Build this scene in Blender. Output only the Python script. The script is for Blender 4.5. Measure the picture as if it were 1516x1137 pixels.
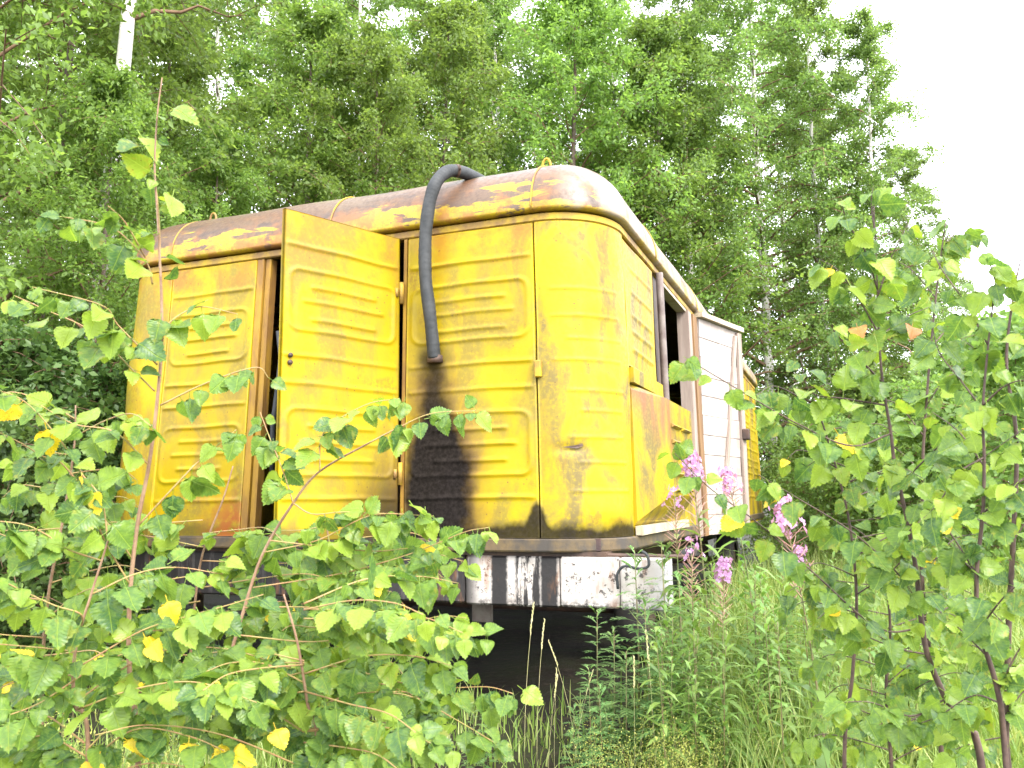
import bpy, math, random
import numpy as np
from mathutils import Vector, Matrix

for o in list(bpy.data.objects):
    bpy.data.objects.remove(o, do_unlink=True)
scene = bpy.context.scene
COL = scene.collection
rng = np.random.default_rng(7)
random.seed(7)

# ------------------------------------------------------------------ camera
F_PX, CX, CY = 1250.0, 758.0, 568.5
CAM = np.array([1.809, -5.056, 1.386])
YAW, PITCH, ROLL = 0.372, 0.137, -0.010
_f = np.array([-math.sin(YAW)*math.cos(PITCH), math.cos(YAW)*math.cos(PITCH), math.sin(PITCH)])
_r = np.array([math.cos(YAW), math.sin(YAW), 0.0])
_u = np.cross(_r, _f)
FWD = _f
RGT = math.cos(ROLL)*_r + math.sin(ROLL)*_u
UPV = -math.sin(ROLL)*_r + math.cos(ROLL)*_u
cam_d = bpy.data.cameras.new('camera')
cam_d.sensor_width = 36.0
cam_d.lens = F_PX/1516.0*36.0
cam_d.clip_start = 0.05
cam_d.clip_end = 800.0
cam_d.dof.use_dof = True
cam_d.dof.focus_distance = 5.0
cam_d.dof.aperture_fstop = 10.0
cam = bpy.data.objects.new('camera', cam_d)
COL.objects.link(cam)
cam.matrix_world = Matrix(((RGT[0], UPV[0], -FWD[0], CAM[0]), (RGT[1], UPV[1], -FWD[1], CAM[1]),
                           (RGT[2], UPV[2], -FWD[2], CAM[2]), (0, 0, 0, 1)))
scene.camera = cam

# ------------------------------------------------------------------ sky, sun, exposure
SUN_EL, SUN_AZ = math.radians(42), math.radians(125)      # azimuth clockwise from +y
world = bpy.data.worlds.new('World')
scene.world = world
world.use_nodes = True
wn, wl = world.node_tree.nodes, world.node_tree.links
wn.clear()
w_out = wn.new('ShaderNodeOutputWorld')
w_bg = wn.new('ShaderNodeBackground')
w_sky = wn.new('ShaderNodeTexSky')
w_sky.sky_type = 'NISHITA'
w_sky.sun_disc = False
w_sky.sun_elevation = SUN_EL
w_sky.sun_rotation = SUN_AZ
w_sky.dust_density = 4.0
w_mix = wn.new('ShaderNodeMix')
w_mix.data_type = 'RGBA'
w_mix.inputs[0].default_value = 0.82                      # closed white cloud cover over the blue
w_mix.inputs[7].default_value = (10.2, 10.4, 10.8, 1)
wl.new(w_sky.outputs[0], w_mix.inputs[6])
wl.new(w_mix.outputs[2], w_bg.inputs[0])
w_bg.inputs[1].default_value = 0.15
wl.new(w_bg.outputs[0], w_out.inputs[0])
sun_d = bpy.data.lights.new('sun', 'SUN')
sun_d.energy = 1.5
sun_d.angle = math.radians(25)
sun_d.color = (1.0, 0.96, 0.9)
sun = bpy.data.objects.new('sun', sun_d)
COL.objects.link(sun)
sdir = Vector((math.sin(SUN_AZ)*math.cos(SUN_EL), math.cos(SUN_AZ)*math.cos(SUN_EL), math.sin(SUN_EL)))
sun.rotation_euler = sdir.to_track_quat('Z', 'Y').to_euler()
sun.location = (8, -8, 14)
scene.view_settings.view_transform = 'Standard'
scene.view_settings.look = 'None'
scene.view_settings.exposure = 2.05
scene.view_settings.gamma = 1.0
scene.view_settings.use_curve_mapping = False
scene.render.engine = 'CYCLES'
try:
    scene.cycles.max_bounces = 10
    scene.cycles.diffuse_bounces = 6
    scene.cycles.transmission_bounces = 6
except Exception:
    pass

# ------------------------------------------------------------------ pixel helpers (a pixel gives a direction only)
def ray(px, py):
    return FWD + RGT*((px-CX)/F_PX) + UPV*((CY-py)/F_PX)
def at(px, py, depth):
    return CAM + ray(px, py)*depth
def at_y(px, py, y):
    d = ray(px, py)
    return CAM + d*((y-CAM[1])/d[1])
def at_x(px, py, x):
    d = ray(px, py)
    return CAM + d*((x-CAM[0])/d[0])

# ------------------------------------------------------------------ mesh helpers
def mesh_np(name, V, F, smooth=False):
    """V (n,3) array, F list of index tuples or (m,k) array"""
    me = bpy.data.meshes.new(name)
    V = np.asarray(V, dtype=np.float32)
    if isinstance(F, np.ndarray):
        m, k = F.shape
        me.vertices.add(len(V)); me.vertices.foreach_set('co', V.ravel())
        me.loops.add(m*k); me.loops.foreach_set('vertex_index', F.astype(np.int32).ravel())
        me.polygons.add(m)
        me.polygons.foreach_set('loop_start', np.arange(0, m*k, k, dtype=np.int32))
        me.polygons.foreach_set('loop_total', np.full(m, k, dtype=np.int32))
        me.update(calc_edges=True)
    else:
        me.from_pydata([tuple(v) for v in V.tolist()], [], F)
        me.update()
    if smooth:
        me.polygons.foreach_set('use_smooth', np.ones(len(me.polygons), dtype=bool))
    return me
def obj(name, me, mat=None, parent=None, loc=(0, 0, 0)):
    o = bpy.data.objects.new(name, me)
    COL.objects.link(o)
    o.location = loc
    if mat is not None and len(me.materials) == 0:
        me.materials.append(mat)
    if parent is not None:
        o.parent = parent
    return o
def tag(o, label=None, cat=None, group=None, kind=None):
    if label: o['label'] = label
    if cat: o['category'] = cat
    if group: o['group'] = group
    if kind: o['kind'] = kind
    return o
def empty(name, loc, rz=0.0):
    o = bpy.data.objects.new(name, None)
    COL.objects.link(o)
    o.location = loc
    o.rotation_euler = (0, 0, rz)
    o.empty_display_size = 0.2
    return o
def copy_tree(o, parent=None):
    c = o.copy()
    COL.objects.link(c)
    c.parent = parent
    for ch in o.children:
        copy_tree(ch, c)
    return c

class MB:
    """collects geometry for one mesh"""
    def __init__(self):
        self.V, self.F, self.n = [], [], 0
    def add(self, V, F):
        V = np.asarray(V, float)
        self.V.append(V)
        self.F += [tuple(int(i)+self.n for i in f) for f in F]
        self.n += len(V)
    def box(self, a, b):
        x0, y0, z0 = a; x1, y1, z1 = b
        self.add([(x0,y0,z0),(x1,y0,z0),(x1,y1,z0),(x0,y1,z0),(x0,y0,z1),(x1,y0,z1),(x1,y1,z1),(x0,y1,z1)],
                 [(0,3,2,1),(4,5,6,7),(0,1,5,4),(1,2,6,5),(2,3,7,6),(3,0,4,7)])
    def cbox(self, a, b, c=0.006):
        """box with chamfered vertical and horizontal edges"""
        a = np.array(a, float); b = np.array(b, float)
        c = min(c, 0.3*float(np.min(b-a)))
        V, idx = [], {}
        for sx in (0, 1):
            for sy in (0, 1):
                for sz in (0, 1):
                    for ax in range(3):
                        p = [b[i] if s else a[i] for i, s in enumerate((sx, sy, sz))]
                        for i, s in enumerate((sx, sy, sz)):
                            if i != ax:
                                p[i] += -c if s else c
                        idx[(sx, sy, sz, ax)] = len(V); V.append(p)
        F = []
        def quad(k):
            F.append(tuple(k))
        for ax in range(3):
            o1, o2 = [i for i in range(3) if i != ax]
            for s in (0, 1):
                q = []
                for t1, t2 in ((0,0),(1,0),(1,1),(0,1)):
                    k = [0,0,0]; k[ax] = s; k[o1] = t1; k[o2] = t2
                    q.append(idx[(*k, ax)])
                quad(q if s == (1 if ax != 1 else 0) else q[::-1])
        for ax in range(3):              # edges running along ax
            o1, o2 = [i for i in range(3) if i != ax]
            for t1 in (0, 1):
                for t2 in (0, 1):
                    k0 = [0,0,0]; k0[o1] = t1; k0[o2] = t2
                    k1 = list(k0); k1[ax] = 1
                    F.append((idx[(*k0,o1)], idx[(*k1,o1)], idx[(*k1,o2)], idx[(*k0,o2)]))
        for sx in (0,1):
            for sy in (0,1):
                for sz in (0,1):
                    F.append(tuple(idx[(sx,sy,sz,ax)] for ax in range(3)))
        self.add(V, F)
    def tube(self, pts, radii, sides=6, cap=True):
        pts = np.asarray(pts, float); n = len(pts)
        if np.isscalar(radii): radii = [radii]*n
        t = np.gradient(pts, axis=0)
        t /= np.linalg.norm(t, axis=1)[:, None]+1e-9
        ref = np.array([0, 0, 1.0]) if abs(t[0][2]) < 0.9 else np.array([1.0, 0, 0])
        u = np.cross(t[0], ref); u /= np.linalg.norm(u)
        V = []
        for i in range(n):
            u = u - t[i]*(u@t[i]); u /= np.linalg.norm(u)+1e-9
            w = np.cross(t[i], u)
            for k in range(sides):
                a = 2*math.pi*k/sides
                V.append(pts[i]+radii[i]*(math.cos(a)*u+math.sin(a)*w))
        F = [(i*sides+k, i*sides+(k+1) % sides, (i+1)*sides+(k+1) % sides, (i+1)*sides+k)
             for i in range(n-1) for k in range(sides)]
        if cap:
            F.append(tuple(range(sides))[::-1]); F.append(tuple((n-1)*sides+k for k in range(sides)))
        self.add(V, F)
    def mesh(self, name, smooth=False, off=(0, 0, 0)):
        V = np.concatenate(self.V)-np.asarray(off)
        return mesh_np(name, V, self.F, smooth)
    def build(self, name, mat, parent=None, smooth=False, loc=(0, 0, 0), off=(0, 0, 0)):
        return obj(name, self.mesh(name, smooth, off), mat, parent, loc)

def smooth_path(pts, n):
    """Catmull-Rom through points"""
    P = np.asarray(pts, float)
    P = np.vstack([2*P[0]-P[1], P, 2*P[-1]-P[-2]])
    out = []
    segs = len(P)-3
    for q in np.linspace(0, segs-1e-6, n):
        i = int(q); t = q-i
        a, b, c, d = P[i], P[i+1], P[i+2], P[i+3]
        out.append(0.5*((2*b)+(-a+c)*t+(2*a-5*b+4*c-d)*t*t+(-a+3*b-3*c+d)*t**3))
    return np.array(out)

# ------------------------------------------------------------------ material helpers
class NT:
    def __init__(self, name):
        self.m = bpy.data.materials.new(name)
        self.m.use_nodes = True
        self.t = self.m.node_tree
        self.t.nodes.clear()
        self.out = self.t.nodes.new('ShaderNodeOutputMaterial')
    def n(self, kind, **kw):
        nd = self.t.nodes.new(kind)
        for k, v in kw.items():
            setattr(nd, k, v)
        return nd
    def link(self, a, b):
        self.t.links.new(a, b)
    def put(self, sock, v):
        if hasattr(v, 'links') or isinstance(v, bpy.types.NodeSocket):
            self.link(v, sock)
        else:
            sock.default_value = v
    def math(self, op, a, b=0.0, c=None, clamp=False):
        nd = self.n('ShaderNodeMath', operation=op, use_clamp=clamp)
        self.put(nd.inputs[0], a); self.put(nd.inputs[1], b)
        if c is not None: self.put(nd.inputs[2], c)
        return nd.outputs[0]
    def ramp(self, v, lo, hi, a=0.0, b=1.0):
        nd = self.n('ShaderNodeMapRange', interpolation_type='SMOOTHSTEP')
        self.put(nd.inputs[0], v)
        for i, q in enumerate((lo, hi, a, b)):
            self.put(nd.inputs[i+1], q)
        return nd.outputs[0]
    def mix(self, f, a, b, mode='MIX'):
        nd = self.n('ShaderNodeMix', data_type='RGBA', blend_type=mode)
        self.put(nd.inputs[0], f)
        for i, q in ((6, a), (7, b)):
            if isinstance(q, tuple) and len(q) == 3: q = (*q, 1)
            self.put(nd.inputs[i], q)
        return nd.outputs[2]
    def pos(self):
        return self.n('ShaderNodeNewGeometry').outputs['Position']
    def objco(self):
        return self.n('ShaderNodeTexCoord').outputs['Object']
    def sep(self, v):
        nd = self.n('ShaderNodeSeparateXYZ'); self.link(v, nd.inputs[0])
        return nd.outputs[0], nd.outputs[1], nd.outputs[2]
    def noise(self, vec, scale, detail=4, rough=0.55, stretch=None, dist=0.0):
        if stretch is not None:
            mp = self.n('ShaderNodeMapping')
            self.link(vec, mp.inputs[0]); mp.inputs['Scale'].default_value = stretch
            vec = mp.outputs[0]
        nd = self.n('ShaderNodeTexNoise')
        self.link(vec, nd.inputs['Vector'])
        nd.inputs['Scale'].default_value = scale
        nd.inputs['Detail'].default_value = detail
        nd.inputs['Roughness'].default_value = rough
        nd.inputs['Distortion'].default_value = dist
        return nd.outputs[0]
    def bsdf(self, col, rough=0.6, spec=0.4, bump=None, bump_d=0.003, metallic=0.0):
        b = self.n('ShaderNodeBsdfPrincipled')
        if isinstance(col, tuple) and len(col) == 3: col = (*col, 1)
        self.put(b.inputs['Base Color'], col)
        self.put(b.inputs['Roughness'], rough)
        self.put(b.inputs['Specular IOR Level'], spec)
        self.put(b.inputs['Metallic'], metallic)
        if bump is not None:
            bn = self.n('ShaderNodeBump')
            bn.inputs['Strength'].default_value = 0.6
            bn.inputs['Distance'].default_value = bump_d
            self.link(bump, bn.inputs['Height'])
            self.link(bn.outputs[0], b.inputs['Normal'])
        return b.outputs[0]
    def done(self, s):
        self.link(s, self.out.inputs[0])
        return self.m

FZ = 1.15            # floor of the wagon above the ground
HW = 2.05            # floor to top of wall panels

def mat_yellow(name, front=True, pale=False):
    t = NT(name)
    p = t.pos(); x, y, z = t.sep(p)
    zz = t.math('SUBTRACT', z, FZ)
    big = t.noise(p, 1.3, 3); mid = t.noise(p, 5.0, 5, 0.65); fine = t.noise(p, 38.0, 4, 0.7)
    streak = t.noise(p, 9.0, 4, 0.6, stretch=(1, 1, 0.12))
    smear = t.noise(p, 3.2, 6, 0.6, stretch=(1, 1, 0.55), dist=0.6)
    col = t.mix(t.ramp(big, .35, .68), (0.345, 0.262, 0.0008), (0.315, 0.222, 0.001))
    # deeper, orange undercoat coming through, plus painted tree shade at the left end
    left_shade = t.ramp(x, -1.6, -3.4)
    om = t.math('MULTIPLY', t.ramp(mid, .46, .72), t.math('ADD', 0.32, t.math('MULTIPLY', left_shade, 0.2)))
    col = t.mix(om, col, (0.33, 0.165, 0.003))
    col = t.mix(t.math('MULTIPLY', t.ramp(streak, .55, .75), 0.35), col, (0.27, 0.16, 0.02))
    # grey brown smears, as if half rubbed off
    sm = t.math('MULTIPLY', t.ramp(smear, .42, .62), t.ramp(fine, .18, .56))
    cf = t.math('ADD', .60, t.math('MULTIPLY', t.ramp(x, -.05, .08), .36))
    col = t.mix(t.math('MULTIPLY', sm, cf), col, (0.125, 0.095, 0.035))
    bl = t.math('MULTIPLY', t.ramp(t.noise(p, 2.3, 5, .6, dist=.8), .55, .68), t.ramp(fine, .38, .6))
    col = t.mix(t.math('MULTIPLY', bl, .6), col, (0.19, 0.10, 0.018))
    # rust specks
    vo = t.n('ShaderNodeTexVoronoi'); vo.inputs['Scale'].default_value = 26
    t.link(p, vo.inputs['Vector'])
    sp = t.math('MULTIPLY', t.ramp(vo.outputs[0], .16, .07), t.ramp(mid, .5, .6))
    col = t.mix(sp, col, (0.10, 0.05, 0.025))
    # orange rust near the upper edge of panels
    tr = t.math('MULTIPLY', t.ramp(zz, 1.65, 2.05), t.ramp(mid, .42, .66))
    col = t.mix(t.math('MULTIPLY', tr, 0.55), col, (0.30, 0.11, 0.015))
    rough = t.ramp(fine, .3, .7, .42, .62)
    spec = .28
    if front:
        wob = t.math('MULTIPLY', t.math('SUBTRACT', t.noise(p, 7.0, 4), 0.5), 0.16)
        # soot below the exhaust hose: narrow at the hole, wide near the floor
        w = t.ramp(zz, 1.02, 0.42, 0.07, 0.235)
        xc = t.ramp(zz, 1.1, 0.5, -0.735, -0.70)
        d = t.math('ABSOLUTE', t.math('SUBTRACT', t.math('ADD', x, wob), xc))
        col_m = t.math('MULTIPLY', t.ramp(t.math('SUBTRACT', d, w), 0.10, -0.06), t.ramp(zz, 1.34, 1.2))
        thin = t.ramp(zz, 1.2, 0.75, .86, .98)
        col_m = t.math('MULTIPLY', col_m, thin)
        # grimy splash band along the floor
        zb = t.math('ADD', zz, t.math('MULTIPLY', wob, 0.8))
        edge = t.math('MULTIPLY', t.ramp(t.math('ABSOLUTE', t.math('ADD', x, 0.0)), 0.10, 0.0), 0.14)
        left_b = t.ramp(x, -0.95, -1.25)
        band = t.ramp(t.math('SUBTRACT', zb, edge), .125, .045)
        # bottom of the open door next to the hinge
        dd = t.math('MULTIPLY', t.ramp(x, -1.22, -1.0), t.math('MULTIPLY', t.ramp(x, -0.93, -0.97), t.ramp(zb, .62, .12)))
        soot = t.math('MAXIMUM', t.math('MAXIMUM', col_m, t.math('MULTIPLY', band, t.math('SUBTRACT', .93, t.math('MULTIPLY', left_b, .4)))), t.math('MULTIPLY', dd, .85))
        halo = t.math('MULTIPLY', t.ramp(t.math('SUBTRACT', d, w), 0.22, -0.02), t.ramp(zz, 1.30, 1.0))
        col = t.mix(t.math('MULTIPLY', halo, 0.65), col, (0.13, 0.06, 0.014))
        sc = t.mix(t.ramp(fine, .35, .7), (0.005, 0.005, 0.006), (0.018, 0.0155, 0.0155))
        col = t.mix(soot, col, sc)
        spec = t.ramp(soot, .2, 1, .28, .05)
        rough = t.math('MAXIMUM', rough, t.math('MULTIPLY', soot, .9))
        # bare rust at the foot of the left bay
        rb = t.math('MULTIPLY', t.math('MULTIPLY', t.ramp(zz, .5, .08), t.ramp(x, -2.75, -2.35)), t.ramp(x, -1.8, -2.1))
        col = t.mix(t.math('MULTIPLY', rb, t.ramp(mid, .35, .55)), col, (0.24, 0.07, 0.015))
    if not front:
        vb = t.math('MULTIPLY', t.ramp(t.math('ADD', zz, t.math('MULTIPLY', y, .55)), 1.05, 1.35), t.math('MULTIPLY', t.ramp(zz, 1.0, .97), t.math('MULTIPLY', t.ramp(y, 1.5, 1.15), t.ramp(x, .48, .49))))
        col = t.mix(t.math('MULTIPLY', vb, t.ramp(streak, .25, .6)), col, (0.21, 0.09, 0.04))
    h = t.math('ADD', t.math('MULTIPLY', fine, 0.35), t.math('MULTIPLY', mid, 0.5))
    return t.done(t.bsdf(col, rough, spec, h, 0.004))

def mat_roof():
    t = NT('roof_paint')
    p = t.pos(); x, y, z = t.sep(p)
    zz = t.math('SUBTRACT', z, FZ+HW)
    mid = t.noise(p, 4.0, 6, .65, stretch=(.55, .35, 2.6), dist=.4)
    fine = t.noise(p, 30, 4, .7); big = t.noise(p, 1.1, 3)
    col = t.mix(t.ramp(big, .35, .65), (0.095, 0.048, 0.026), (0.105, 0.068, 0.042))
    col = t.mix(t.math('MULTIPLY', t.ramp(fine, .4, .7), .5), col, (0.05, 0.034, 0.03))
    dk = t.noise(p, 5, 5, .6, stretch=(.4, .4, 2.0), dist=.5)
    col = t.mix(t.math('MULTIPLY', t.ramp(dk, .5, .65), .6), col, (0.045, 0.032, 0.03))
    thr = t.ramp(zz, .06, .46, .40, .74)
    thr2 = t.math('ADD', thr, 0.035)
    ymask = t.ramp(mid, thr, thr2)
    ymask = t.math('MULTIPLY', ymask, t.ramp(fine, .25, .45))
    col = t.mix(ymask, col, t.mix(t.ramp(fine, .4, .6), (0.36, 0.26, 0.006), (0.26, 0.17, 0.015)))
    om = t.math('MULTIPLY', t.ramp(t.noise(p, 6, 5), .48, .64), t.ramp(zz, .44, .1))
    col = t.mix(t.math('MULTIPLY', om, .8), col, (0.24, 0.095, 0.025))
    # sky reflection painted as a pale tone along the right hand side
    sky_refl = t.math('MULTIPLY', t.ramp(x, .12, .34), t.ramp(t.noise(p, 5, 5), .32, .62))
    col = t.mix(t.math('MULTIPLY', sky_refl, .8), col, (0.30, 0.25, 0.215))
    moss = t.math('MULTIPLY', t.ramp(zz, .40, .47), t.ramp(t.noise(p, 9, 5), .45, .6))
    col = t.mix(t.math('MULTIPLY', moss, .5), col, (0.13, 0.15, 0.04))
    return t.done(t.bsdf(col, t.ramp(fine, .3, .7, .34, .54), .42, fine, .003))

def mat_plain(name, c1, c2, scale=8.0, rough=.6, bump=.003, stretch=None, spec=.35, metallic=0.0):
    t = NT(name)
    p = t.pos()
    n1 = t.noise(p, scale, 5, .6, stretch=stretch); n2 = t.noise(p, scale*5, 3, .6, stretch=stretch)
    col = t.mix(t.ramp(n1, .35, .65), c1, c2)
    col = t.mix(t.math('MULTIPLY', t.ramp(n2, .5, .75), .35), col, tuple(q*.5 for q in c1))
    return t.done(t.bsdf(col, rough, spec, n2, bump, metallic))

def mat_beam():
    """white paint flaking from dark steel, with dark painted bars; sooty on the left"""
    t = NT('white_beam_paint')
    p = t.pos(); x, y, z = t.sep(p)
    fine = t.noise(p, 30, 5, .7); scr = t.noise(p, 22, 5, .7, stretch=(1, 1, .12)); mid = t.noise(p, 6, 5, .6)
    white = t.mix(t.ramp(mid, .35, .65), (0.52, 0.48, 0.45), (0.36, 0.32, 0.29))
    dark = t.mix(fine, (0.006, 0.0055, 0.006), (0.024, 0.020, 0.020))
    xw = t.math('ADD', x, t.math('MULTIPLY', t.math('SUBTRACT', fine, .5), .03))
    def bar(a, b, e=.013):
        return t.math('MULTIPLY', t.ramp(xw, a-e, a+e), t.ramp(xw, b+e, b-e))
    m = t.math('MAXIMUM', bar(BX[0], BX[1]), bar(BX[3], BX[4]))
    m = t.math('MAXIMUM', m, t.math('MULTIPLY', bar(BX[2], BX[3]), t.ramp(scr, .44, .54)))
    m = t.math('MAXIMUM', m, t.math('MULTIPLY', t.ramp(x, BX[5]+.05, BX[5]-.12), t.ramp(scr, .25, .46)))
    chips = t.math('MULTIPLY', t.ramp(t.noise(p, 13, 6, .78), .555, .60), .9)
    m = t.math('MAXIMUM', m, chips)
    lip = t.math('MULTIPLY', t.ramp(z, FZ-.34, FZ-.43), t.ramp(fine, .35, .6))
    m = t.math('MAXIMUM', m, lip)
    m = t.math('MAXIMUM', m, t.math('MULTIPLY', t.ramp(x, BX[5]-.02, BX[5]-.22), .94))
    grey = t.math('MULTIPLY', t.ramp(x, .62, .78), .55)
    col = t.mix(m, white, dark)
    col = t.mix(grey, col, (0.30, 0.30, 0.32))
    rust = t.math('MULTIPLY', t.ramp(t.noise(p, 10, 5, .6, stretch=(1, 1, .3)), .55, .70), .6)
    col = t.mix(rust, col, (0.20, 0.09, 0.04))
    return t.done(t.bsdf(col, .55, .4, fine, .004))

def mat_leaf(name, cols, trans=.42, rough=.42, vein=False, spots=False, objrand=False):
    """cols: three albedos from dark to light, picked per leaf"""
    t = NT(name)
    if objrand:
        rnd = t.n('ShaderNodeObjectInfo').outputs['Random']
    else:
        rnd = t.n('ShaderNodeNewGeometry').outputs['Random Per Island']
    cr = t.n('ShaderNodeValToRGB')
    e = cr.color_ramp.elements
    e[0].position = 0.0; e[0].color = (*cols[0], 1)
    e[1].position = 1.0; e[1].color = (*cols[2], 1)
    k = e.new(.55); k.color = (*cols[1], 1)
    t.link(rnd, cr.inputs[0])
    col = cr.outputs[0]
    if not objrand:
        oi = t.n('ShaderNodeObjectInfo').outputs['Random']
        hs = t.n('ShaderNodeHueSaturation')
        t.link(col, hs.inputs['Color'])
        t.put(hs.inputs['Hue'], t.ramp(oi, 0, 1, .495, .515))
        t.put(hs.inputs['Value'], t.ramp(oi, 0, 1, .85, 1.15))
        col = hs.outputs[0]
    bump = None
    if vein:
        c = t.objco(); x, y, z = t.sep(c)
        ax = t.math('ABSOLUTE', x)
        mid = t.ramp(ax, .022, .006)
        q = t.math('MULTIPLY', t.math('SUBTRACT', y, t.math('MULTIPLY', ax, .75)), 9.0)
        fr = t.math('ABSOLUTE', t.math('SUBTRACT', t.math('FRACT', q), .5))
        side = t.math('MULTIPLY', t.ramp(fr, .07, .02), .55)
        v = t.math('MAXIMUM', mid, side)
        nn = t.noise(c, 5, 4, .6)
        col = t.mix(t.math('MULTIPLY', t.ramp(nn, .4, .7), .3), col, tuple(min(1, q*1.35) for q in cols[2]))
        col = t.mix(t.math('MULTIPLY', v, .36), col, tuple(min(1, q*1.7+.03) for q in cols[2]))
        oi = t.n('ShaderNodeObjectInfo').outputs['Random']
        vv = t.n('ShaderNodeTexVoronoi'); vv.inputs['Scale'].default_value = 6; vv.voronoi_dimensions = '4D'
        t.link(c, vv.inputs['Vector']); t.link(t.math('MULTIPLY', oi, 40.0), vv.inputs['W'])
        col = t.mix(t.math('MULTIPLY', t.ramp(vv.outputs[0], .17, .09), t.ramp(t.math('FRACT', t.math('MULTIPLY', oi, 7.3)), .45, .6)), col, (0.13, 0.08, 0.025))
        eb = t.math('MULTIPLY', t.ramp(t.noise(c, 3.2, 3), .5, .62), t.ramp(t.math('FRACT', t.math('MULTIPLY', oi, 13.7)), .6, .9, 0, .5))
        col = t.mix(eb, col, (0.30, 0.28, 0.04))
        if spots:
            vo = t.n('ShaderNodeTexVoronoi'); vo.inputs['Scale'].default_value = 9
            t.link(c, vo.inputs['Vector'])
            col = t.mix(t.math('MULTIPLY', t.ramp(vo.outputs[0], .24, .14), .8), col, (0.20, 0.10, 0.02))
        bump = t.math('MULTIPLY', v, -1.0)
    b = t.bsdf(col, rough, .35, bump, .02 if vein else .003)
    tr = t.n('ShaderNodeBsdfTranslucent')
    tc = t.mix(1.0, col, (1.45, 1.42, .85), 'MULTIPLY')
    t.link(tc, tr.inputs['Color'])
    mx = t.n('ShaderNodeMixShader'); mx.inputs[0].default_value = trans
    t.link(b, mx.inputs[1]); t.link(tr.outputs[0], mx.inputs[2])
    return t.done(mx.outputs[0])

def mat_birch_bark():
    t = NT('birch_bark')
    p = t.pos()
    ring = t.noise(p, 5, 5, .65, stretch=(1.2, 1.2, 5.0)); fine = t.noise(p, 30, 4, .6, stretch=(.6, .6, 3)); big = t.noise(p, 2.2, 4)
    col = t.mix(fine, (0.62, 0.58, 0.55), (0.76, 0.72, 0.68))
    col = t.mix(t.ramp(ring, .60, .66), col, (0.05, 0.045, 0.04))
    col = t.mix(t.math('MULTIPLY', t.ramp(big, .60, .70), .85), col, (0.10, 0.085, 0.07))
    return t.done(t.bsdf(col, .7, .3, ring, .01))

M = {}
M['yellow'] = mat_yellow('yellow_paint')
M['yellow_side'] = mat_yellow('yellow_paint_side', front=False)
M['roof'] = mat_roof()
M['dark_steel'] = mat_plain('dark_rusty_steel', (0.045, 0.03, 0.026), (0.085, 0.05, 0.035), 9)
M['frame'] = mat_plain('rusty_yellow_frame', (0.311, 0.178, 0.015), (0.163, 0.081, 0.022), 7, stretch=(1, 1, .3))
M['rail'] = mat_plain('top_rail_paint', (0.407, 0.266, 0.015), (0.192, 0.111, 0.037), 6)
M['sooty'] = mat_plain('sooty_sill', (0.052, 0.044, 0.037), (0.118, 0.081, 0.037), 6)
M['interior'] = mat_plain('interior_board', (0.07, 0.04, 0.035), (0.045, 0.03, 0.03), 5)
M['rubber'] = mat_plain('old_rubber', (0.024, 0.027, 0.030), (0.040, 0.043, 0.046), 12, rough=.65)
M['tyre'] = mat_plain('tyre_rubber', (0.02, 0.02, 0.02), (0.035, 0.03, 0.028), 10, rough=.8)
M['wood'] = mat_plain('weathered_wood', (0.222, 0.126, 0.052), (0.126, 0.067, 0.033), 10, .75, stretch=(1, 1, .12))
M['grey_wood'] = mat_plain('grey_batten', (0.311, 0.252, 0.215), (0.222, 0.170, 0.141), 10, .75, stretch=(1, 1, .12))
M['white_ply'] = mat_plain('white_boards', (0.40, 0.35, 0.32), (0.29, 0.24, 0.215), 4, .6)
M['pipe'] = mat_plain('grey_pipe', (0.178, 0.148, 0.133), (0.104, 0.074, 0.067), 8, .5)
M['cream'] = mat_plain('cream_paint', (0.459, 0.407, 0.311), (0.333, 0.266, 0.178), 6, .6)
M['bark'] = mat_birch_bark()
M['twig'] = mat_plain('brown_twig', (0.13, 0.075, 0.045), (0.20, 0.12, 0.07), 14, .7)
M['stem'] = mat_plain('sapling_bark', (0.21, 0.12, 0.075), (0.30, 0.19, 0.12), 20, .6)
M['dark_stem'] = mat_plain('dark_sapling_bark', (0.055, 0.035, 0.03), (0.10, 0.065, 0.05), 20, .6)
M['shoot'] = mat_plain('young_shoot', (0.34, 0.19, 0.09), (0.30, 0.24, 0.08), 20, .5)
M['wood_bark'] = mat_plain('forest_bark', (0.09, 0.065, 0.05), (0.15, 0.115, 0.09), 12, .8)
M['lf_birch'] = mat_leaf('birch_foliage', ((.115, .178, .052), (.158, .240, .066), (.205, .298, .090)), trans=.57)
M['lf_willow'] = mat_leaf('willow_foliage', ((.120, .188, .047), (.168, .258, .060), (.214, .314, .082)), trans=.57)
M['lf_dark'] = mat_leaf('undergrowth_foliage', ((.050, .095, .028), (.080, .145, .038), (.120, .195, .052)), trans=.4)
M['leaf'] = mat_leaf('sapling_leaf', ((.045, .110, .035), (.115, .205, .036), (.235, .330, .040)), trans=.42, rough=.33, vein=True, objrand=True)
M['leaf_yellow'] = mat_leaf('yellowed_leaf', ((.62, .46, .02), (.70, .54, .03), (.66, .42, .03)), trans=.3, vein=True, spots=True, objrand=True)
M['leaf_rust'] = mat_leaf('withered_leaf', ((.34, .16, .04), (.38, .18, .05), (.34, .15, .04)), trans=.2, vein=True, objrand=True)
M['grass'] = mat_leaf('grass_blades', ((.115, .180, .036), (.185, .258, .054), (.330, .345, .125)), trans=.35)
M['herb'] = mat_leaf('herb_leaves', ((.095, .170, .036), (.140, .225, .046), (.190, .280, .070)), trans=.35)
M['mugwort'] = mat_leaf('mugwort_leaves', ((.085, .165, .050), (.130, .225, .070), (.180, .280, .095)), trans=.3)
M['bedstraw'] = mat_leaf('bedstraw_heads', ((.22, .26, .05), (.30, .31, .06), (.38, .36, .10)), trans=.3)
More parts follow.
